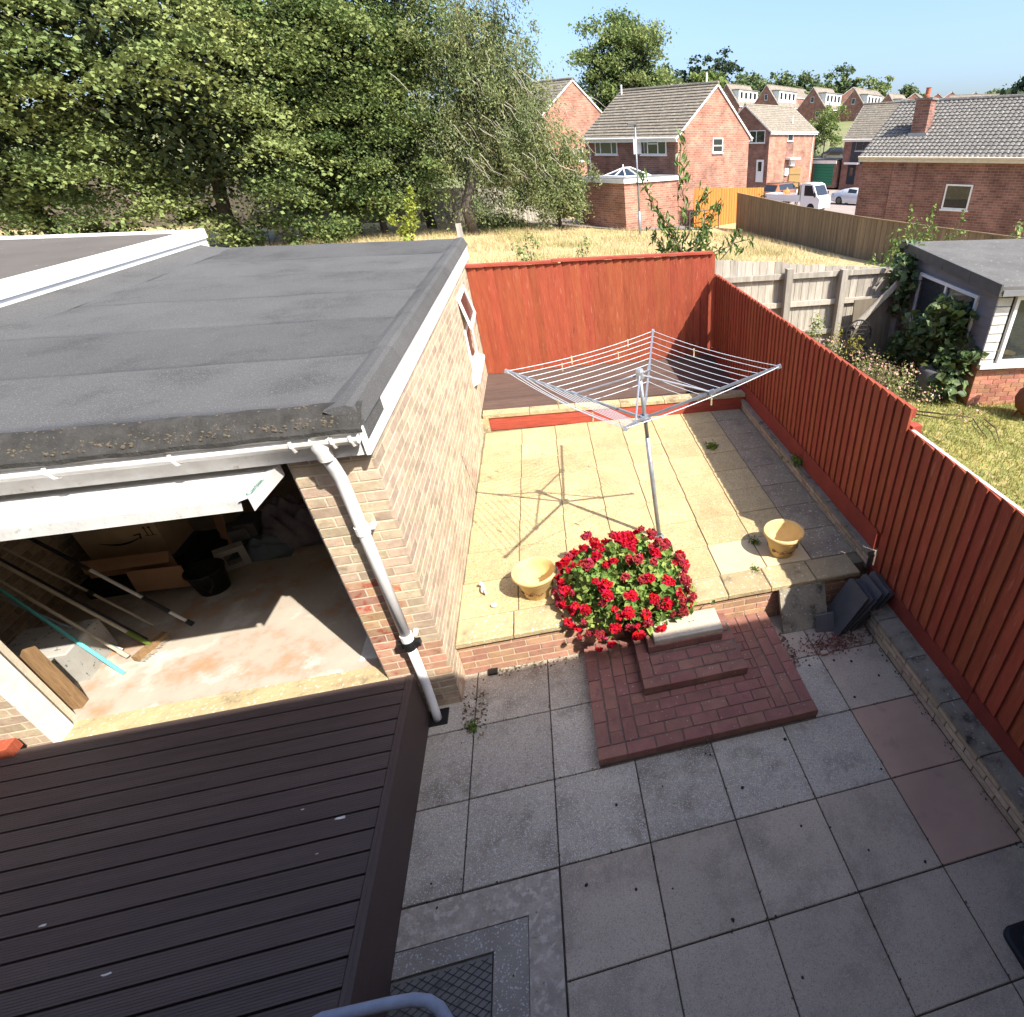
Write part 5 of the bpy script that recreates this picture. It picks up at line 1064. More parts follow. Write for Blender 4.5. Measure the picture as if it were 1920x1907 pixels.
# shed
sw = Vector((.99, -.135, 0)).normalized(); su = Vector((.135, .99, 0)).normalized(); so = Vector((7.65, 4.09, 0))
SP = lambda a, b, z: so + sw * a + su * b + Vector((0, 0, z))
sh = thing('garden_room', 'grey clad garden room on a brick base with felt roof', 'shed', SP(0, 0, NZ))
m_clad = M('cladding_grey', (.2, .205, .215), (.165, .17, .18), 3, bump=.15, rnd=.1); m_cladw = M('cladding_white', (.62, .6, .56), (.5, .48, .45), 5, bump=.3, rnd=.1, c3=(.35, .33, .3), s3=12, t3=(.6, .7))
bb = obj('brick_base', MB().obox(SP(.008, .008, 0), sw * 4, su * 2.95, Vector((0, 0, .855))), m_mort, sh)
m_sbr = M('shed_brick', (.42, .19, .12), (.33, .14, .09), 12, bump=.3, rnd=.22, hue=.015, c3=(.5, .33, .23), s3=20, t3=(.6, .75))
brickwork(bb, SP(0, 0, NZ), sw, -su, 2.2, 9, m_sbr, 70); brickwork(bb, SP(0, 0, NZ), su, -sw, 2.9, 9, m_sbr, 0)
for k in range(8):
    z0 = .86 + k * .15; obj('cladding_board', MB().add([SP(0, 0, z0), SP(0, 2.95, z0), SP(0, 2.95, z0 + .15), SP(0, 0, z0 + .15), SP(-.018, 0, z0), SP(-.018, 2.95, z0)], [(4, 5, 2, 3), (0, 1, 5, 4), (0, 4, 3)]), m_clad, sh)
obj('inner_wall', MB().obox(SP(.05, 2.6, .86), sw * 3.9, su * .1, Vector((0, 0, 1.2))), m_brownp, sh); obj('inner_floor', MB().obox(SP(.05, .1, .8), sw * 3.9, su * 2.7, Vector((0, 0, .06))), M('shed_shelf', (.05, .16, .13), (.3, .3, .28), 12, bump=.1), sh)
for k in range(9):
    z0 = .865 + k * .135; obj('corner_board', MB().obox(SP(-.02, -.03, z0), sw * .22, su * .03, Vector((0, 0, .118))), m_cladw, sh)
obj('corner_post', MB().obox(SP(-.005, .0, .86), sw * .22, su * .1, Vector((0, 0, 1.25))), m_clad, sh)
obj('roof', MB().add([SP(-.12, -.18, 2.12), SP(4.2, -.18, 2.12), SP(4.2, 3.15, 2.26), SP(-.12, 3.15, 2.26), SP(-.12, -.18, 2.02), SP(4.2, -.18, 2.02), SP(4.2, 3.15, 2.16), SP(-.12, 3.15, 2.16)], [(0, 1, 2, 3), (0, 3, 7, 4), (1, 0, 4, 5), (2, 1, 5, 6), (7, 6, 5, 4)]), M('shed_felt', (.13, .127, .12), (.1, .097, .092), 2.5, bump=.6, bscale=150, c3=(.25, .245, .23), s3=18, t3=(.62, .7)), sh)
for k in range(4): obj('roof_fascia', MB().obox(SP(-.15, -.18 + k * .83, 1.98 + k * .035), su * .82 + Vector((0, 0, .035)), sw * .028, Vector((0, 0, .17))), m_slate, sh)
obj('front_fascia', MB().obox(SP(-.1, -.2, 1.99), sw * 4.3, su * .03, Vector((0, 0, .08))), m_clad, sh)
def shwin(f, a0, a1, z0, z1, bars, nm='window'):
    X = (lambda a, z, o: SP(-o, a, z)) if f == 'l' else (lambda a, z, o: SP(a, -o, z)); w_ = .055; mb = MB()
    def st(aa, ab, za, zb_): p = X(aa, za, -.01); mb.obox(p, X(ab, za, -.01) - p, X(aa, zb_, -.01) - p, X(aa, za, .05) - p)
    st(a0, a1, z0, z0 + w_); st(a0, a1, z1 - w_, z1); st(a0, a0 + w_, z0 + w_, z1 - w_); st(a1 - w_, a1, z0 + w_, z1 - w_)
    for b in bars: st(a0 + (a1 - a0) * b - w_ / 2, a0 + (a1 - a0) * b + w_ / 2, z0 + w_, z1 - w_)
    o = obj(nm, mb, m_white, sh); obj('pane', MB().add([X(a0 + w_, z0 + w_, .02), X(a1 - w_, z0 + w_, .02), X(a1 - w_, z1 - w_, .02), X(a0 + w_, z1 - w_, .02)], [(0, 1, 2, 3)]), m_glass, o)
shwin('l', .45, 2.35, .95, 1.86, (.5,)); shwin('f', .26, 3.6, .93, 1.95, (.5,)); obj('window_sill', MB().obox(SP(-.03, -.09, .86), sw * 4, su * .09, Vector((0, 0, .07))), m_cladw, sh)
tag(obj('indoor_bowl', MB().lathe([(0, 0), (.07, 0), (.13, .12), (.14, .125), (.13, .13), (.06, .02), (0, .02)], SP(.62, .3, .865), 18), m_terra, None, True), 'cream bowl standing inside the garden room window', 'bowl')
# big leaved shrub, dark bin under it
def clump_pts(g, c, r, n, flat=1.0): d = g.normal(size=(n, 3)); d /= np.linalg.norm(d, axis=1)[:, None]; return np.array(c) + d * (g.random(n) ** .45)[:, None] * np.array(r) * np.array([1, 1, flat])
m_shl = LM('shrub_leaf', (.13, .19, .07), (.07, .115, .04), rough=.5, rnd=.35, hue=.02, trans=.3, spec=.4)
m_sht = LM('shrub_leaf_pale', (.3, .33, .14), (.2, .25, .09), rough=.6, rnd=.3, hue=.03, trans=.3)
def bush(name, label, clumps, size, mat, seed, up=.4, aspect=.85, cat='shrub', stem=None, den=1.0, droop=0.0, par=None):
    g = np.random.default_rng(seed); P = np.concatenate([clump_pts(g, c, r, int(n * den)) for c, r, n in clumps]); base = np.mean([c for c, r, n in clumps], axis=0); zb = min(c[2] - (r[2] if hasattr(r, '__len__') else r) for c, r, n in clumps)
    t = thing(name, label, cat, (base[0], base[1], stem[2] if stem else zb)); obj('foliage', leaf_mesh(name + '_leaves', P, size, mat, up, seed, aspect, droop), None, t)
    b0 = Vector(stem) if stem else Vector((base[0], base[1], zb)); mb = MB()
    for c, r, n in clumps:
        for q in range(2): e = Vector(c) + Vector(np.random.default_rng(seed + q).normal(0, .1, 3)); mb.tube([b0 + Vector((random.uniform(-.05, .05), random.uniform(-.05, .05), 0)), b0.lerp(e, .5) + Vector((0, 0, .08)), e], [.014, .009, .004], 5)
    obj('stem', mb, M('bark_brown', (.1, .075, .05), (.07, .05, .035), 12, bump=.3), t); return t
cl = []
for a in np.linspace(0, 1, 16): cl.append(((7.42 + .3 * a + random.uniform(-.2, .15), 4.35 + 2.0 * a, .65 + .5 * math.sin(a * 5) + random.uniform(-.2, .4)), (.34, .34, .42), 150))
cl += [((7.7, 6.6, 1.6), (.35, .3, .6), 220), ((7.25, 4.5, .5), (.3, .28, .3), 150), ((7.5, 4.15, 1.05), (.2, .2, .12), 60), ((8.0, 6.9, 2.0), (.3, .3, .35), 160)]
bush('big_leaved_shrub', 'big leaved dark shrub growing over the side of the garden room', cl, .13, m_shl, 21, .55, .95, stem=(7.5, 5.3, NZ))
bush('pale_shrub', 'pale flowering twigs rising behind the garden room', [((8.75, 8.5, 2.0), (.35, .3, .35), 160), ((9.35, 8.6, 2.2), (.35, .3, .35), 170), ((8.3, 8.3, 1.6), (.4, .3, .3), 150), ((9.0, 8.5, 1.5), (.5, .3, .5), 260), ((10.2, 8.6, 2.1), (.25, .2, .25), 60), ((8.9, 8.5, 2.5), (.06, .06, .3), 30), ((9.5, 8.6, 2.6), (.06, .06, .25), 30), ((10.3, 8.6, 2.5), (.06, .06, .2), 20)], .085, LM('twig_leaf', (.2, .27, .08), (.12, .18, .05), rnd=.35, hue=.03, trans=.3), 22, .4, .6, stem=(9.0, 8.5, .3))
bush('leafy_sprig', 'small leafy top showing above the garden room roof', [((11.3, 8.0, 2.25), (.16, .16, .25), 70), ((12.1, 8.0, 2.25), (.2, .2, .3), 80)], .08, m_sht, 23, stem=(11.6, 8.0, .2))
tag(obj('plastic_drum', MB().lathe([(0, 0), (.2, 0), (.22, .02), (.22, .52), (.2, .55), (0, .56)], (7.2, 4.55, NZ), 18), m_slate, None, True), 'dark plastic drum half hidden under the big leaved shrub', 'drum')
cl = []; rr = np.random.default_rng(8)
for k in range(64):
    a = rr.random(); cl.append(((4.9 + 1.75 * rr.random() ** .7, 2.6 + 3.8 * a, NZ + .15 + .4 * rr.random()), (.24, .24, .3), 90))
bd_ = bush('flower_border', 'tangled border of pale seed heads and pink flowers behind the side fence', cl, .042, LM('border_leaf', (.3, .3, .12), (.2, .23, .08), rnd=.4, hue=.04, trans=.25), 31, .3, .6, 'border')
P = np.concatenate([clump_pts(rr, (c[0], c[1], c[2] + .16), (.24, .24, .14), 16) for c, r, n in cl]); obj('blossom', leaf_mesh('blossom', P, .035, LM('border_bloom', (.55, .42, .38), (.5, .22, .17), rnd=.35, hue=.03, trans=.2), .4, 33, 1.0), None, bd_)
bush('fern', 'yellowing fern beside the wire chair', [((6.55, 6.0, .75), (.2, .2, .2), 160), ((6.35, 6.3, .85), (.1, .1, .25), 90)], .05, LM('fern_leaf', (.42, .38, .09), (.3, .3, .07), rnd=.3, trans=.3), 35, .4, .35, 'fern', stem=(6.5, 6.1, NZ))
bush('rose_bush', 'small rose bush climbing the grey fence post', [((6.0, 6.5, 1.0), (.18, .15, .3), 120), ((5.85, 6.5, .7), (.2, .15, .2), 90)], .06, m_sht, 36, .4, .8, 'shrub', stem=(6.0, 6.5, NZ))
# wire chair
wc = thing('wire_chair', 'black round backed wire garden chair in the neighbouring garden', 'chair', (6.75, 6.2, NZ))
ctr = Vector((6.75, 6.25, .85)); cx_ = Vector((.97, -.2, 0)); cz_ = Vector((.1, .25, .96))
ring = [ctr + cx_ * .24 * math.cos(a) + cz_ * .26 * math.sin(a) for a in np.linspace(-.3, math.pi + .3, 18)]
bk_ = MB().tube(ring, .014, 6)
for k in range(-3, 4):
    x0 = k * .075; h = math.sqrt(max(.01, .24 ** 2 - x0 ** 2)) * 1.05; bk_.tube([ctr + cx_ * (x0 - .08) - cz_ * .1, ctr + cx_ * (x0 + .03) + cz_ * h * .95], .008, 5)
for k in range(3): bk_.tube([ctr + cx_ * -.21 + cz_ * (.0 + k * .08), ctr + cx_ * .21 + cz_ * (.03 + k * .07)], .007, 5)
obj('backrest', bk_, m_black, wc); obj('seat', MB().lathe([(0, .0), (.2, .0), (.215, .012), (.2, .024), (0, .024)], (6.72, 6.05, .62), 18), m_black, wc)
for a in (.8, 2.3, 3.9, 5.5): obj('leg', MB().tube([(6.72 + .17 * math.cos(a), 6.05 + .17 * math.sin(a), .62), (6.72 + .24 * math.cos(a), 6.05 + .24 * math.sin(a), NZ)], .011, 6), m_black, wc)
# chiminea
cm = thing('chiminea', 'rusty brown clay chiminea beside the garden room wall', 'chiminea', (8.25, 3.45, NZ)); m_rust = M('rust_clay', (.2, .085, .045), (.14, .055, .032), 8, bump=.3, c4=(.09, .045, .03), s4=5, t4=(.56, .7))
obj('belly', MB().lathe([(0, .06), (.1, .07), (.21, .17), (.25, .3), (.22, .42), (.14, .52), (.09, .58), (.075, .8), (.085, .92), (.1, .94), (.07, .94)], (8.25, 3.45, NZ), 22), m_rust, cm, True)
for a in (.5, 2.6, 4.7): obj('leg', MB().tube([(8.25 + .14 * math.cos(a), 3.45 + .14 * math.sin(a), NZ + .12), (8.25 + .2 * math.cos(a), 3.45 + .2 * math.sin(a), NZ)], .02, 6), m_rust, cm)
obj('ornament_ring', MB().tube([(8.1 + .045 * math.cos(a), 3.245 + .02 * math.cos(a), NZ + .36 + .045 * math.sin(a)) for a in np.linspace(0, 6.28, 13)], .008, 5, False), m_rust, cm)
for k, (a, b, c) in enumerate([((7.35, 3.55, .24), (7.2, 3.2, .24), (7.12, 2.95, .23)), ((7.5, 3.5, .25), (7.42, 3.15, .26), (7.2, 2.8, .23))]): tag(obj('dead_branch', MB().tube([a, b, c], [.012, .01, .005], 5), MATS['bark_brown']), ['bare dead branch lying on the lawn, the left of two', 'bare dead branch lying on the lawn, the right of two'][k], 'branch', 'dead branches on the lawn')

# ------------------------------------------------------------------ vehicles
def car(name, label, loc, rz, L, W, st, body, roofm=None, cat='car'):
    """st: stations (x, z_bottom, z_shoulder, z_roof or None, half width)"""
    t = thing(name, label, cat, loc); m = at(loc, rz); V = []; F = []; n = 8; Wn = []
    for x, zb, zs, zr, hw in st:
        zt = zr if zr else zs + .02; k = .72 if zr else .9
        V += [(x, -hw * .9, zb), (x, -hw, zb + .22), (x, -hw * .98, zs), (x, -hw * k, zt), (x, hw * k, zt), (x, hw * .98, zs), (x, hw, zb + .22), (x, hw * .9, zb)]
    for i in range(len(st) - 1):
        for k in range(7): F.append((i * n + k, i * n + k + 1, (i + 1) * n + k + 1, (i + 1) * n + k))
    F += [tuple(range(n)), tuple((len(st) - 1) * n + k for k in range(n))]
    obj('body', MB().add(V, F).xform(m), body, t, True)
    gl = MB()
    for i in range(len(st) - 1):
        if st[i][3] and st[i + 1][3]:
            for s in (-1, 1):
                q = [Vector((st[j][0], s * (st[j][4] * (.98 - .26 * f) + .004), st[j][2] + (st[j][3] - st[j][2]) * f)) for j, f in ((i, .12), (i + 1, .12), (i + 1, .86), (i, .86))]; gl.add(q, [(0, 1, 2, 3)])
        elif bool(st[i][3]) != bool(st[i + 1][3]):
            q = [Vector((st[j][0], s * st[j][4] * k, st[j][2] + h)) for j, s, k, h in ((i, -1, .8 if not st[i][3] else .68, .04 if not st[i][3] else (st[i][3] - st[i][2]) * .95), (i, 1, .8 if not st[i][3] else .68, .04 if not st[i][3] else (st[i][3] - st[i][2]) * .95), (i + 1, 1, .8 if not st[i + 1][3] else .68, .04 if not st[i + 1][3] else (st[i + 1][3] - st[i + 1][2]) * .95), (i + 1, -1, .8 if not st[i + 1][3] else .68, .04 if not st[i + 1][3] else (st[i + 1][3] - st[i + 1][2]) * .95))]
            gl.add([p + Vector((0, 0, .02)) for p in q], [(0, 1, 2, 3)])
    obj('windows', gl.xform(m), m_glassd, t)
    if roofm:
        cab = [s for s in st if s[3]]; obj('roof_panel', MB().box((cab[0][0], -cab[0][4] * .7, cab[0][3] - .02), (cab[-1][0], cab[0][4] * .7, cab[0][3] + .03)).xform(m), roofm, t)
    for x in (L * .18, L * .81):
        for s in (-1, 1):
            wl = MB().lathe([(0, -.1), (.31, -.1), (.34, -.07), (.34, .07), (.31, .1), (0, .1)], (0, 0, 0), 18).xform(m @ Matrix.Translation((x, s * (W / 2 - .1), .34)) @ Matrix.Rotation(math.pi / 2, 4, 'X')); w_ = obj('wheel', wl, m_black, t)
            hub_ = MB().lathe([(0, -.012), (.2, -.012), (.22, 0), (.2, .012), (0, .012)], (0, 0, 0), 12).xform(m @ Matrix.Translation((x, s * (W / 2 + .002), .34)) @ Matrix.Rotation(math.pi / 2, 4, 'X')); obj('rim', hub_, m_slate, w_)
    for s in (-1, 1): obj('headlight', MB().cbox((.05, s * W * .36 - .14, .6), (.3, s * W * .36 + .14, .72), .02).xform(m), m_alu, t); obj('wing_mirror', MB().cbox((L * .36, s * (W / 2 + .09) - .07, .92), (L * .36 + .1, s * (W / 2 + .09) + .07, 1.06), .02).xform(m), body, t)
    return t
m_silver = M('paint_silver', (.55, .58, .62), (.5, .53, .57), 2, rough=.25, bump=0, metal=.3, coat=.5, spec=.5); m_pw = M('paint_white', (.75, .75, .75), None, 2, rough=.3, bump=0, coat=.4); m_po = M('paint_orange', (.22, .09, .045), None, 2, rough=.35, bump=0, coat=.3); m_pk = M('paint_black', (.02, .02, .022), None, 2, rough=.3, bump=0, coat=.4)
coupe = [(0, .25, .55, None, .75), (.35, .2, .72, None, .86), (1.5, .18, .88, None, .9), (2.1, .18, .92, 1.3, .9), (2.9, .18, .93, 1.36, .9), (3.5, .18, .95, 1.25, .9), (4.25, .22, .95, None, .86), (4.6, .3, .85, None, .78)]
car('silver_coupe', 'silver coupe parked on the road between the houses', (32.2, 47.0, -.98), R(125), 4.6, 1.82, coupe, m_silver)
car('orange_car', 'orange car with black roof behind the orange fence', (22.6, 51.5, -.9), R(35), 4.5, 1.85, [(0, .3, .7, None, .78), (.9, .25, .95, None, .88), (1.5, .25, 1.0, 1.6, .9), (3.9, .25, 1.0, 1.62, .9), (4.5, .3, 1.0, 1.3, .85)], m_po, m_pk)
tr = thing('flatbed_truck', 'white flatbed truck with tan boards on its bed parked by the road', 'truck', (23.4, 45.7, -.98)); tm = at((24.9, 43.6, -.98), R(125))
def TB(a, b, mat, nm, par=tr, c=.03): return obj(nm, MB().cbox(a, b, c).xform(tm), mat, par)
cabv = [(0, .35), (0, 1.05), (.25, 1.2), (.7, 2.0), (1.0, 2.1), (1.75, 2.1), (1.75, .35)]
cb = obj('cab', MB().poly([(x, -.95, z) for x, z in cabv], (0, 1.9, 0)).xform(tm), m_pw, tr)
obj('windscreen', MB().add([(.27, -.85, 1.25), (.27, .85, 1.25), (.66, .8, 1.93), (.66, -.8, 1.93)], [(0, 1, 2, 3)]).xform(Matrix.Translation(tm.to_3x3() @ Vector((-.03, 0, .02))) @ tm), m_glassd, cb)
for s in (-1, 1): obj('side_window', MB().add([(.5, s * .956, 1.22), (1.45, s * .956, 1.22), (1.45, s * .956, 1.95), (.8, s * .956, 1.95)], [(0, 1, 2, 3)]).xform(tm), m_glassd, cb); obj('wing_mirror', MB().cbox((.35, s * 1.1 - .06, 1.15), (.45, s * 1.1 + .06, 1.5), .02).xform(tm), m_black, cb)
TB((1.8, -1.0, .75), (5.2, 1.0, .88), m_pw, 'flatbed'); TB((1.8, -1.0, .88), (5.2, -.96, 1.25), m_pw, 'side_board'); TB((1.8, .96, .88), (5.2, 1.0, 1.25), m_pw, 'side_board'); TB((5.16, -1.0, .88), (5.2, 1.0, 1.25), m_pw, 'tail_board'); TB((1.82, -.95, .88), (1.9, .95, 2.05), m_trimc, 'headboard')
obj('brace', MB().tube([tm @ Vector((1.9, -.95, 2.0)), tm @ Vector((3.1, -.95, 1.25))], .04, 6), m_trimc, tr)
for x in (.75, 4.2):
    for s in (-1, 1): obj('wheel', MB().lathe([(0, -.11), (.33, -.11), (.36, -.07), (.36, .07), (.33, .11), (0, .11)], (0, 0, 0), 18).xform(tm @ Matrix.Translation((x, s * .86, .36)) @ Matrix.Rotation(math.pi / 2, 4, 'X')), m_black, tr)
tag(obj('plywood_stack', MB().cbox((2.0, -.7, .9), (2.12, .9, 2.15), .01).xform(tm), m_wood), 'tan plywood sheets standing on the truck bed', 'plywood')
tag(obj('gate_panel', MB().box((0, 0, 0), (1.3, .06, 1.9)).box((-.05, -.03, .5), (1.35, 0, .62)).box((-.05, -.03, 1.3), (1.35, 0, 1.42)).xform(at((31.5, 66.2, -.5), R(-30))), M('gate_tan', (.5, .34, .14), None, 4, bump=.2)), 'tan timber gate panel beside the pale garage', 'gate')

# ------------------------------------------------------------------ people by the truck
def person(label, loc, rz, shirt, trous, lean=.0, arm=.5):
    J = [(0, 0, .95), (0, lean * .4, 1.2), (0, lean, 1.43), (0, lean * 1.1, 1.52), (0, lean * 1.15, 1.66), (-.1, 0, .9), (-.11, .02, .5), (-.11, -.02, .08), (-.11, .1, .03), (.1, 0, .9), (.11, .02, .5), (.11, -.02, .08), (.11, .1, .03),
         (-.19, lean, 1.40), (-.25, lean + .05, 1.12), (-.22, lean + arm * .4, .95), (-.21, lean + arm * .5, .88), (.19, lean, 1.40), (.25, lean + .05, 1.12), (.22, lean + arm * .4, .95), (.21, lean + arm * .5, .88)]
    E = [(0, 1), (1, 2), (2, 3), (3, 4), (0, 5), (5, 6), (6, 7), (7, 8), (0, 9), (9, 10), (10, 11), (11, 12), (2, 13), (13, 14), (14, 15), (15, 16), (2, 17), (17, 18), (18, 19), (19, 20)]
    rad = [.15, .145, .15, .06, .105, .1, .065, .045, .045, .1, .065, .045, .045, .065, .05, .038, .035, .065, .05, .038, .035]
    me = bpy.data.meshes.new('person'); me.from_pydata(J, E, []); o = bpy.data.objects.new('person', me); link(o, None, at(loc, rz)); tag(o, label, 'person')
    sk = o.modifiers.new('skin', 'SKIN')
    if not me.skin_vertices: 
        return o
    for i, r in enumerate(rad): me.skin_vertices[0].data[i].radius = (r, r * .85)
    me.skin_vertices[0].data[0].use_root = True; ss = o.modifiers.new('sub', 'SUBSURF'); ss.levels = 1; ss.render_levels = 1
    mt = bpy.data.materials.new('person_' + str(int(loc[0] * 10))); mt.use_nodes = True; N = mt.node_tree.nodes; L = mt.node_tree.links
    tc_ = N.new('ShaderNodeTexCoord'); s = N.new('ShaderNodeSeparateXYZ'); L.new(tc_.outputs['Object'], s.inputs[0]); mr = N.new('ShaderNodeValToRGB'); mr.color_ramp.interpolation = 'CONSTANT'
    el = mr.color_ramp.elements; el[0].position = 0; el[0].color = lin((.02, .02, .02)); el[1].position = .04; el[1].color = lin(trous)
    for p_, c_ in ((.50, shirt), (.765, (.42, .22, .15)), (.865, (.05, .035, .025))): e = el.new(p_); e.color = lin(c_)
    dv = N.new('ShaderNodeMath'); dv.operation = 'DIVIDE'; dv.inputs[1].default_value = 2.0; L.new(s.outputs[2], dv.inputs[0]); L.new(dv.outputs[0], mr.inputs[0]); L.new(mr.outputs[0], N['Principled BSDF'].inputs['Base Color']); me.materials.append(mt)
    return o
person('person in a white t-shirt bending beside the flatbed truck', (24.2, 47.6, -.98), R(200), (.75, .75, .74), (.03, .03, .04), .12, .6)
person('person in an orange top standing behind the flatbed truck', (23.1, 47.3, -.98), R(160), (.6, .25, .06), (.45, .2, .05), .03, .3)

# ------------------------------------------------------------------ trees
m_bark = M('bark', (.12, .1, .08), (.07, .06, .05), 4, bump=.9, bscale=14, stretch=(3, 3, .6))
def limb(mb, a, b, r0, r1, sd, n=5, kk=.05):
    g = np.random.default_rng(sd); a, b = Vector(a), Vector(b); L = (b - a).length; pts = [a.lerp(b, i / n) + (Vector(g.normal(0, kk * L, 3)) if 0 < i < n else Vector()) for i in range(n + 1)]; mb.tube(pts, [r0 + (r1 - r0) * i / n for i in range(n + 1)], 7)
def tree(name, label, base, crown_c, crown_r, nclump, per, leaf, mat, seed, trunk_r=.25, spray=(.8, .8, .3), up=.5, aspect=.8, shell=(.45, 1.0), group=None, zmin=None, droop=0.0, lump=.25, limbs=9, frame=None, sag=.0, top=None, fill=0, kink=.05):
    g = np.random.default_rng(seed); t = thing(name, label, 'tree', base, group); c = np.array(crown_c); r = np.array(crown_r)
    cen = []
    while len(cen) < nclump:
        d = g.normal(size=3); d /= np.linalg.norm(d); k = g.uniform(*shell); f = 1 + lump * (math.sin(d[0] * 5 + seed) * math.sin(d[1] * 4 + 2 * seed) + .6 * math.sin(d[2] * 7 + seed)); p = c + d * r * k * f
        if zmin is not None and p[2] < zmin + .3 * g.random(): continue
        cen.append((p, d))
    P = []
    for p, d in cen:
        s = np.array(spray) * g.uniform(.6, 1.3); q = g.normal(size=(per, 3)) * .5 * s; q[:, 2] -= sag * (q[:, 0] ** 2 + q[:, 1] ** 2) + .25 * (q[:, 0] * d[0] + q[:, 1] * d[1]); P.append(p + q)
    P = np.concatenate(P); tn = np.repeat(g.random(len(cen)), per); obj('crown', leaf_mesh(name + '_leaves', P, leaf, mat, up, seed + 1, aspect, droop, 1, tn), None, t)
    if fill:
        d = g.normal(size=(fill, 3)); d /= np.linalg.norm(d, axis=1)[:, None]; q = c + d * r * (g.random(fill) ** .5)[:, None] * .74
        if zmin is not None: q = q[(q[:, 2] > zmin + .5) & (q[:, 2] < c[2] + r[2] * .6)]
        obj('inner_shade_fill', leaf_mesh(name + '_inner', q, leaf * 1.7, m_inl, .3, seed + 3, aspect, droop), None, t)  # added fill leaves: block light and carry the painted crown shade
    mb = MB(); b = Vector(base); tp = Vector(top) if top else Vector((c[0], c[1], c[2] + r[2] * .35)); limb(mb, b, tp, trunk_r, trunk_r * .3, seed, 7, kink * .35)
    for k in range(limbs):
        p = cen[(k * 7) % len(cen)][0]; f = g.uniform(.25, .8); limb(mb, b.lerp(tp, f), p, trunk_r * .4 * (1 - f * .5), .02, seed + k + 1)
    obj('trunk', mb, m_bark, t, True); return t
m_inl = LM('leaf_inner_shade', (.06, .08, .035), (.04, .055, .025), trans=.1)  # darker leaf colour paints the shade inside tree crowns
m_syc = LM('leaf_sycamore', (.22, .27, .095), (.11, .15, .055), rnd=.14, hue=.02, trans=.2, rough=.75, spec=.08)
m_map = LM('leaf_maple', (.19, .245, .085), (.09, .13, .045), rnd=.14, hue=.02, trans=.3, rough=.75, spec=.08)
m_wil = LM('leaf_willow', (.27, .31, .14), (.15, .185, .08), rnd=.35, hue=.03, trans=.3, rough=.75, spec=.08)
m_ash = LM('leaf_ash', (.22, .28, .1), (.125, .17, .06), rnd=.3, hue=.02, trans=.3, rough=.75, spec=.08)
m_con = LM('leaf_conifer', (.05, .075, .04), (.035, .055, .03), rnd=.3, hue=.02, trans=.1)
m_lit = LM('leaf_light', (.2, .26, .08), (.15, .2, .06), rnd=.3, hue=.02, trans=.3)
m_far = LM('leaf_far', (.14, .18, .075), (.1, .14, .06), rnd=.3, hue=.02, trans=.2)
SY = [((-21, 32.5, -.3), (-20.5, 29.5, 6.6), (6.2, 4.6, 6.4), 'broad sycamore at the left edge of the picture'), ((-13.5, 33, -.3), (-13.3, 30.2, 6.3), (5.6, 4.6, 6.2), 'broad sycamore, second from the left behind the garages'), ((-8.8, 36, -.4), (-8.8, 34.5, 7.2), (5.0, 4.4, 6.8), 'dark sycamore behind the round maple')]
for k, (b, c, r, lab) in enumerate(SY): tree('sycamore_tree', lab, b, c, r, 118, 470, .155, m_syc if k < 2 else m_map, 100 + k, .35, (1.35, 1.35, .34), .84, .95, (.7, 1.06), 'sycamores behind the garages', .9, sag=.3, fill=9000)
tree('maple_tree', 'rounded green maple in front of the old board fence', (-7.0, 34.7, -.33), (-6.3, 33.6, 3.6), (4.0, 3.0, 3.4), 115, 270, .14, m_map, 120, .2, (.95, .95, .3), .75, .8, (.68, 1.03), zmin=.9, sag=.3, fill=3500)
tree('tall_maple', 'tall dark maple rising above the rounded maple', (-4.8, 37.5, -.4), (-4.8, 36, 8.6), (4.4, 3.6, 5.8), 190, 190, .16, m_map, 121, .3, (1.15, 1.15, .4), .7, .8, (.5, 1.03), zmin=4, fill=1800)
wl = tree('willowy_tree', 'tall airy willowy tree with hanging branches and dark leaning trunk', (-2.0, 32.6, -.27), (0.0, 33.4, 5.2), (4.0, 3.2, 6.6), 470, 110, .15, m_wil, 122, .32, (.55, .55, .75), .25, .45, (.3, 1.02), zmin=.3, droop=1.2, lump=.12, limbs=14, top=(-.8, 33.4, 9.5), fill=3500)
tw = MB(); gg = np.random.default_rng(4)
for k in range(60):
    a = Vector((.6 + gg.normal(0, 1.6), 31.2 + gg.normal(0, .6), 3 + abs(gg.normal(0, 2.2)))); limb(tw, a, a + Vector((gg.uniform(.2, 1.3), gg.normal(0, .3), -gg.uniform(.4, 1.3))), .018, .006, 700 + k, 4)
stuff(obj('bare_twigs', tw, M('bark_pale', (.36, .33, .27), (.27, .25, .2), 6, bump=.2), wl))
tree('ivy_tree', 'bushy low branched tree at the right foot of the willowy tree', (3.0, 36.0, -.5), (2.9, 35.2, 1.9), (2.3, 1.8, 2.9), 170, 90, .16, m_wil, 123, .14, (.5, .5, .5), .35, .6, (.4, 1), zmin=-.2, droop=.6)
tree('ash_tree', 'large rounded ash tree standing beyond the nearest brick house', (12.2, 70, -.3), (12.9, 69.5, 8.4), (5.0, 4.2, 7.8), 210, 130, .3, m_ash, 124, .4, (1.3, 1.3, .6), .5, .7, (.62, 1.02), zmin=1, lump=.12, fill=4500)
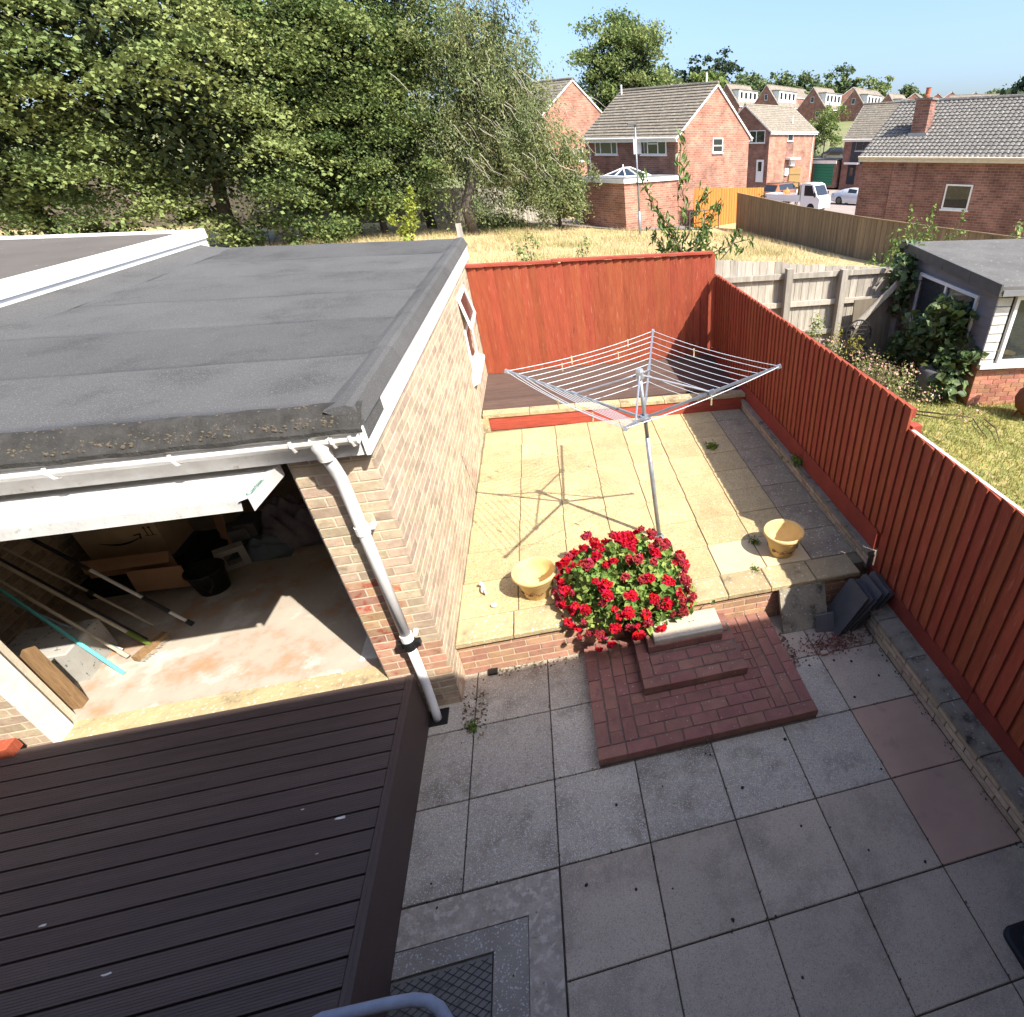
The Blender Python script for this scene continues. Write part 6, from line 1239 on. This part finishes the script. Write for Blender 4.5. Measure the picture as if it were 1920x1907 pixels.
# understorey along the wood edge
for k, (x, y, w_, h_, mt, lab) in enumerate([(-17.5, 30, 2.6, .9, m_map, 'low dark undergrowth under the leftmost sycamore'), (-11.5, 30.5, 1.6, 1.2, m_map, 'dark bramble bush behind the garage roof'), (-8.8, 30.5, 1.2, 1.0, m_map, 'low bush beside the garage roof corner'), (-.3, 35.6, 1.8, .5, m_wil, 'low green scrub at the foot of the willowy tree')]):
    bush('undergrowth', lab, [((x + random.uniform(-w_, w_), y + random.uniform(-.6, .6), gz(x, y) + h_ * random.uniform(.2, 1)), (.8, .6, .5), 220) for _ in range(7)], .17, mt, 200 + k, .5, .8, 'undergrowth', stem=(x, y, gz(x, y)))
bush('dead_sprig', 'orange dead leafed sprig behind the garage roof', [((-11.3, 31.5, .5), (.3, .3, .5), 90), ((-10.9, 31.5, .2), (.3, .3, .3), 60)], .13, LM('leaf_dead', (.42, .26, .09), (.3, .18, .07), rnd=.3, trans=.2), 205, .4, .6, stem=(-11, 31.5, -.25))
bush('yellow_sapling', 'bright yellow green sapling in front of the maple', [((-4.5, 27, .5), (.4, .4, .45), 150), ((-4.2, 27, 1.0), (.4, .4, .4), 140), ((-4.0, 27, 1.6), (.28, .3, .4), 100), ((-3.85, 27, 2.15), (.15, .15, .3), 50), ((-4.9, 27, 1.1), (.25, .25, .3), 60)], .15, LM('leaf_yellow', (.34, .38, .07), (.26, .31, .06), rnd=.25, trans=.35), 206, .45, .85, 'sapling', stem=(-4.4, 27, -.1))
bush('purple_shrub', 'dark purple leaved shrub beside the extension', [((4.6, 38, .2), (.7, .6, .6), 200), ((5.3, 38.2, -.1), (.6, .5, .5), 150)], .13, LM('leaf_purple', (.07, .04, .045), (.05, .03, .035), rnd=.3), 207, .4, .7, stem=(4.8, 38, -.8))
# young peach tree just behind the back fence
pt = thing('peach_sapling', 'young tree with long drooping leaves behind the red back fence', 'tree', (4.1, 9.0, .39)); mb = MB(); PP = []; gp2 = np.random.default_rng(66)
for (a, b, n) in [((4.1, 9, .4), (4.02, 9, 4.0), 110), ((4.1, 9, 1.4), (3.25, 8.9, 3.35), 90), ((4.08, 9, 1.7), (3.65, 8.95, 2.75), 60), ((4.1, 9, 1.5), (4.85, 9.05, 2.95), 80), ((4.1, 9, 1.3), (5.3, 9.1, 2.35), 80), ((4.08, 9, 2.2), (4.55, 9.1, 3.15), 60), ((4.08, 9, 1.4), (3.45, 9.2, 2.35), 60), ((4.1, 9.0, 1.2), (5.6, 9.0, 2.2), 30), ((4.1, 9, 1.9), (4.45, 8.8, 2.5), 60), ((4.05, 9, 1.6), (4.7, 9.2, 2.2), 60), ((4.1, 9, 1.6), (3.8, 9.1, 2.5), 50)]:
    limb(mb, a, b, .02, .006, int(b[0] * 100), 5); t_ = gp2.uniform(.32, 1.03, n)[:, None]; PP.append(np.array(a) * (1 - t_) + np.array(b) * t_ + gp2.normal(0, .065, (n, 3)) - [0, 0, .03])
obj('trunk', mb, MATS['bark_brown'], pt); obj('crown', leaf_mesh('peach_leaves', np.concatenate(PP), .155, LM('leaf_peach', (.13, .2, .05), (.085, .145, .035), rnd=.35, hue=.02, trans=.3, rough=.45, spec=.4), .15, 67, .34, 1.6), None, pt)
bush('pale_sapling', 'pale leafy shoots just behind the back fence on the left', [((.8, 8, 2.3), (.2, .15, .2), 60), ((1.0, 8, 2.45), (.15, .12, .2), 50), ((.95, 8, 2.1), (.3, .15, .2), 80)], .075, m_sht, 208, .3, .6, stem=(.9, 8, .42)); bush('pale_sapling', 'thin pale shoot just behind the middle of the back fence', [((1.9, 8, 2.25), (.12, .1, .18), 40), ((1.98, 8, 2.4), (.06, .06, .12), 18)], .07, m_sht, 209, .3, .6, stem=(1.9, 8, .42))
tag(obj('timber_post', MB().box((-.13, 7.28, .3), (-.05, 7.36, 2.84)), m_fg), 'pale fence post rising behind the far corner of the garage roof', 'post')
tree('street_birch', 'small birch on the slope below the dormer houses', (42.2, 79.3, 0), (42.8, 81, 5.6), (2.7, 2.4, 2.9), 60, 60, .3, m_lit, 130, .12, (.6, .6, .5), .3, .6, (.3, 1.0))
bush('garden_conifer', 'dark conifer beside the far garages', [((38.5, 75, 2.6), (.9, .9, 1.2), 300), ((38.6, 75, 1.2), (1.2, 1.1, 1.2), 400), ((38.4, 75, 3.6), (.5, .5, .7), 140)], .28, m_con, 131, .3, .6, 'conifer', stem=(38.5, 75, -.3))
bush('round_bush', 'dark bush on the corner behind the brown fence', [((18.2, 40.6, .2), (.6, .6, .7), 240), ((18.5, 40.8, -.4), (.8, .7, .6), 220)], .14, m_con, 132, .3, .6, stem=(18.3, 40.7, -1.0))
for k, (x, y, zt, rx, mt, lab) in enumerate([(80, 259, 33.5, 7.5, m_con, 'tall dark pine on the skyline above the nearest house'), (67, 262, 29.5, 8, m_con, 'dark skyline conifers beside the ash tree'), (72, 240, 25.5, 5, m_lit, 'light green round tree below the skyline pine'), (95, 252, 27.2, 7, m_far, 'skyline tree left of the gap above the dormer row'), (106, 252, 26, 6.5, m_far, 'skyline tree just right of the pine'), (117, 252, 25.5, 5.5, m_far, 'rightmost tree of the skyline clump above the dormer row'), (148, 277, 30, 7, m_far, 'large dark skyline tree above the third dormer house'), (160, 274, 28, 6.5, m_ash, 'lighter skyline tree right of the large dark one'), (138, 277, 26, 5, m_far, 'small skyline tree left of the large dark one'), (213, 256, 23, 6, m_far, 'hazy skyline tree near the right edge'), (112, 126, 13.5, 3.2, m_con, 'dark tree top at the right edge above the pantiled roof'), (175, 268, 24.0, 4, m_far, 'small skyline conifer right of the lighter tree'), (57, 258, 27.0, 7, m_far, 'dark skyline trees behind the ash tree')]):
    zb = gz(x, y); zc = (zt + zb) / 2; rx = rx * (1.9 if k in (0, 1, 3, 4, 5, 12) else 1.4); tree('skyline_tree', lab, (x, y, zb), (x, y, zc), (rx, rx, (zt - zb) / 2), 80, 50, 1.15, mt, 140 + k, .5, (2.3, 2.3, 1.2), .45, .8, (.6, 1.0), 'trees along the skyline', limbs=4, fill=500)
wg = np.random.default_rng(55); wc_ = np.c_[np.linspace(50, 121, 26), wg.uniform(236, 262, 26), np.zeros(26)]; hh_ = wg.uniform(11, 18, 26); PW = np.concatenate([np.array([c_[0], c_[1], gz(c_[0], c_[1]) + h_ * .5]) + (lambda d_: d_ / np.linalg.norm(d_, axis=1)[:, None] * (wg.random((420, 1)) ** .4))(wg.normal(size=(420, 3))) * np.array([3.6, 3.6, h_ * .55]) for c_, h_ in zip(wc_, hh_)])
stuff(tag(link(bpy.data.objects.new('hilltop_wood', leaf_mesh('hilltop_wood', PW, 1.3, m_far, .45, 56, .8, 0.0, 1, np.repeat(wg.random(26), 420)))), 'continuous dark band of woodland along the hilltop above the dormer houses', 'woodland'))
sheet('hill_lawn', [(40, 84), (60, 92), (64, 104), (46, 100)], M('hill_grass', (.5, .42, .17), (.42, .36, .13), .5, bump=.2), .1)
car('dark_hatchback', 'black hatchback parked below the dormer houses', (52.5, 101, gz(52.5, 101)), R(-30), 4.2, 1.75, [(0, .3, .7, None, .78), (.9, .25, .95, None, .85), (1.5, .25, 1.0, 1.5, .87), (3.6, .25, 1.0, 1.5, .87), (4.2, .3, 1.0, 1.2, .82)], m_pk)
bw = MB().box((0, 0, 0), (16, .3, 2.6)).xform(at((39.0, 84.5, -.3), R(-35))); tag(obj('block_wall', bw, M('block_grey', (.24, .23, .215), (.19, .18, .17), 1.5, bump=.2)), 'long grey block wall behind the far garages', 'wall')
# dry meadow grass
g = np.random.default_rng(9); n = 90000; Y = 8 + 32 * g.random(n) ** 1.15; X = -12 + 30 * g.random(n); ok = (X < 15.0 + .0 * Y) & ~((X > 5) & (Y > 35)) ; X, Y = X[ok], Y[ok]; cl_ = np.sin(X * 1.3 + 2 * np.sin(Y * .7)) * np.sin(Y * .9 + X * .4); keep_ = cl_ + g.normal(0, .6, len(X)) > -.3; X, Y = X[keep_], Y[keep_]
P = np.c_[X, Y, np.array([gz(a, b) for a, b in zip(X, Y)]) - .01]
m_hay = LM('hay_blade', (.56, .46, .26), (.46, .36, .19), rnd=.25, trans=.25)
gg = np.random.default_rng(19); cx2 = gg.uniform(-10, 14, 60); cy2 = gg.uniform(9, 34, 60); i2 = gg.integers(60, size=9000); P2 = np.c_[cx2[i2] + gg.normal(0, .7, 9000), cy2[i2] + gg.normal(0, .5, 9000), np.zeros(9000)]; P2[:, 2] = [gz(a, b) - .01 for a, b in P2[:, :2]]
stuff(tag(link(bpy.data.objects.new('green_tufts', blades('green_tufts', P2, .3, LM('tuft_blade', (.3, .31, .12), (.42, .38, .18)), 20, .014, .45))), 'greener weedy tufts scattered through the dry meadow', 'grass'))
stuff(tag(link(bpy.data.objects.new('meadow_grass', blades('meadow_grass', P, .26, m_hay, 10, .012, .5))), 'straw coloured dry meadow grass behind the back fence', 'grass'))
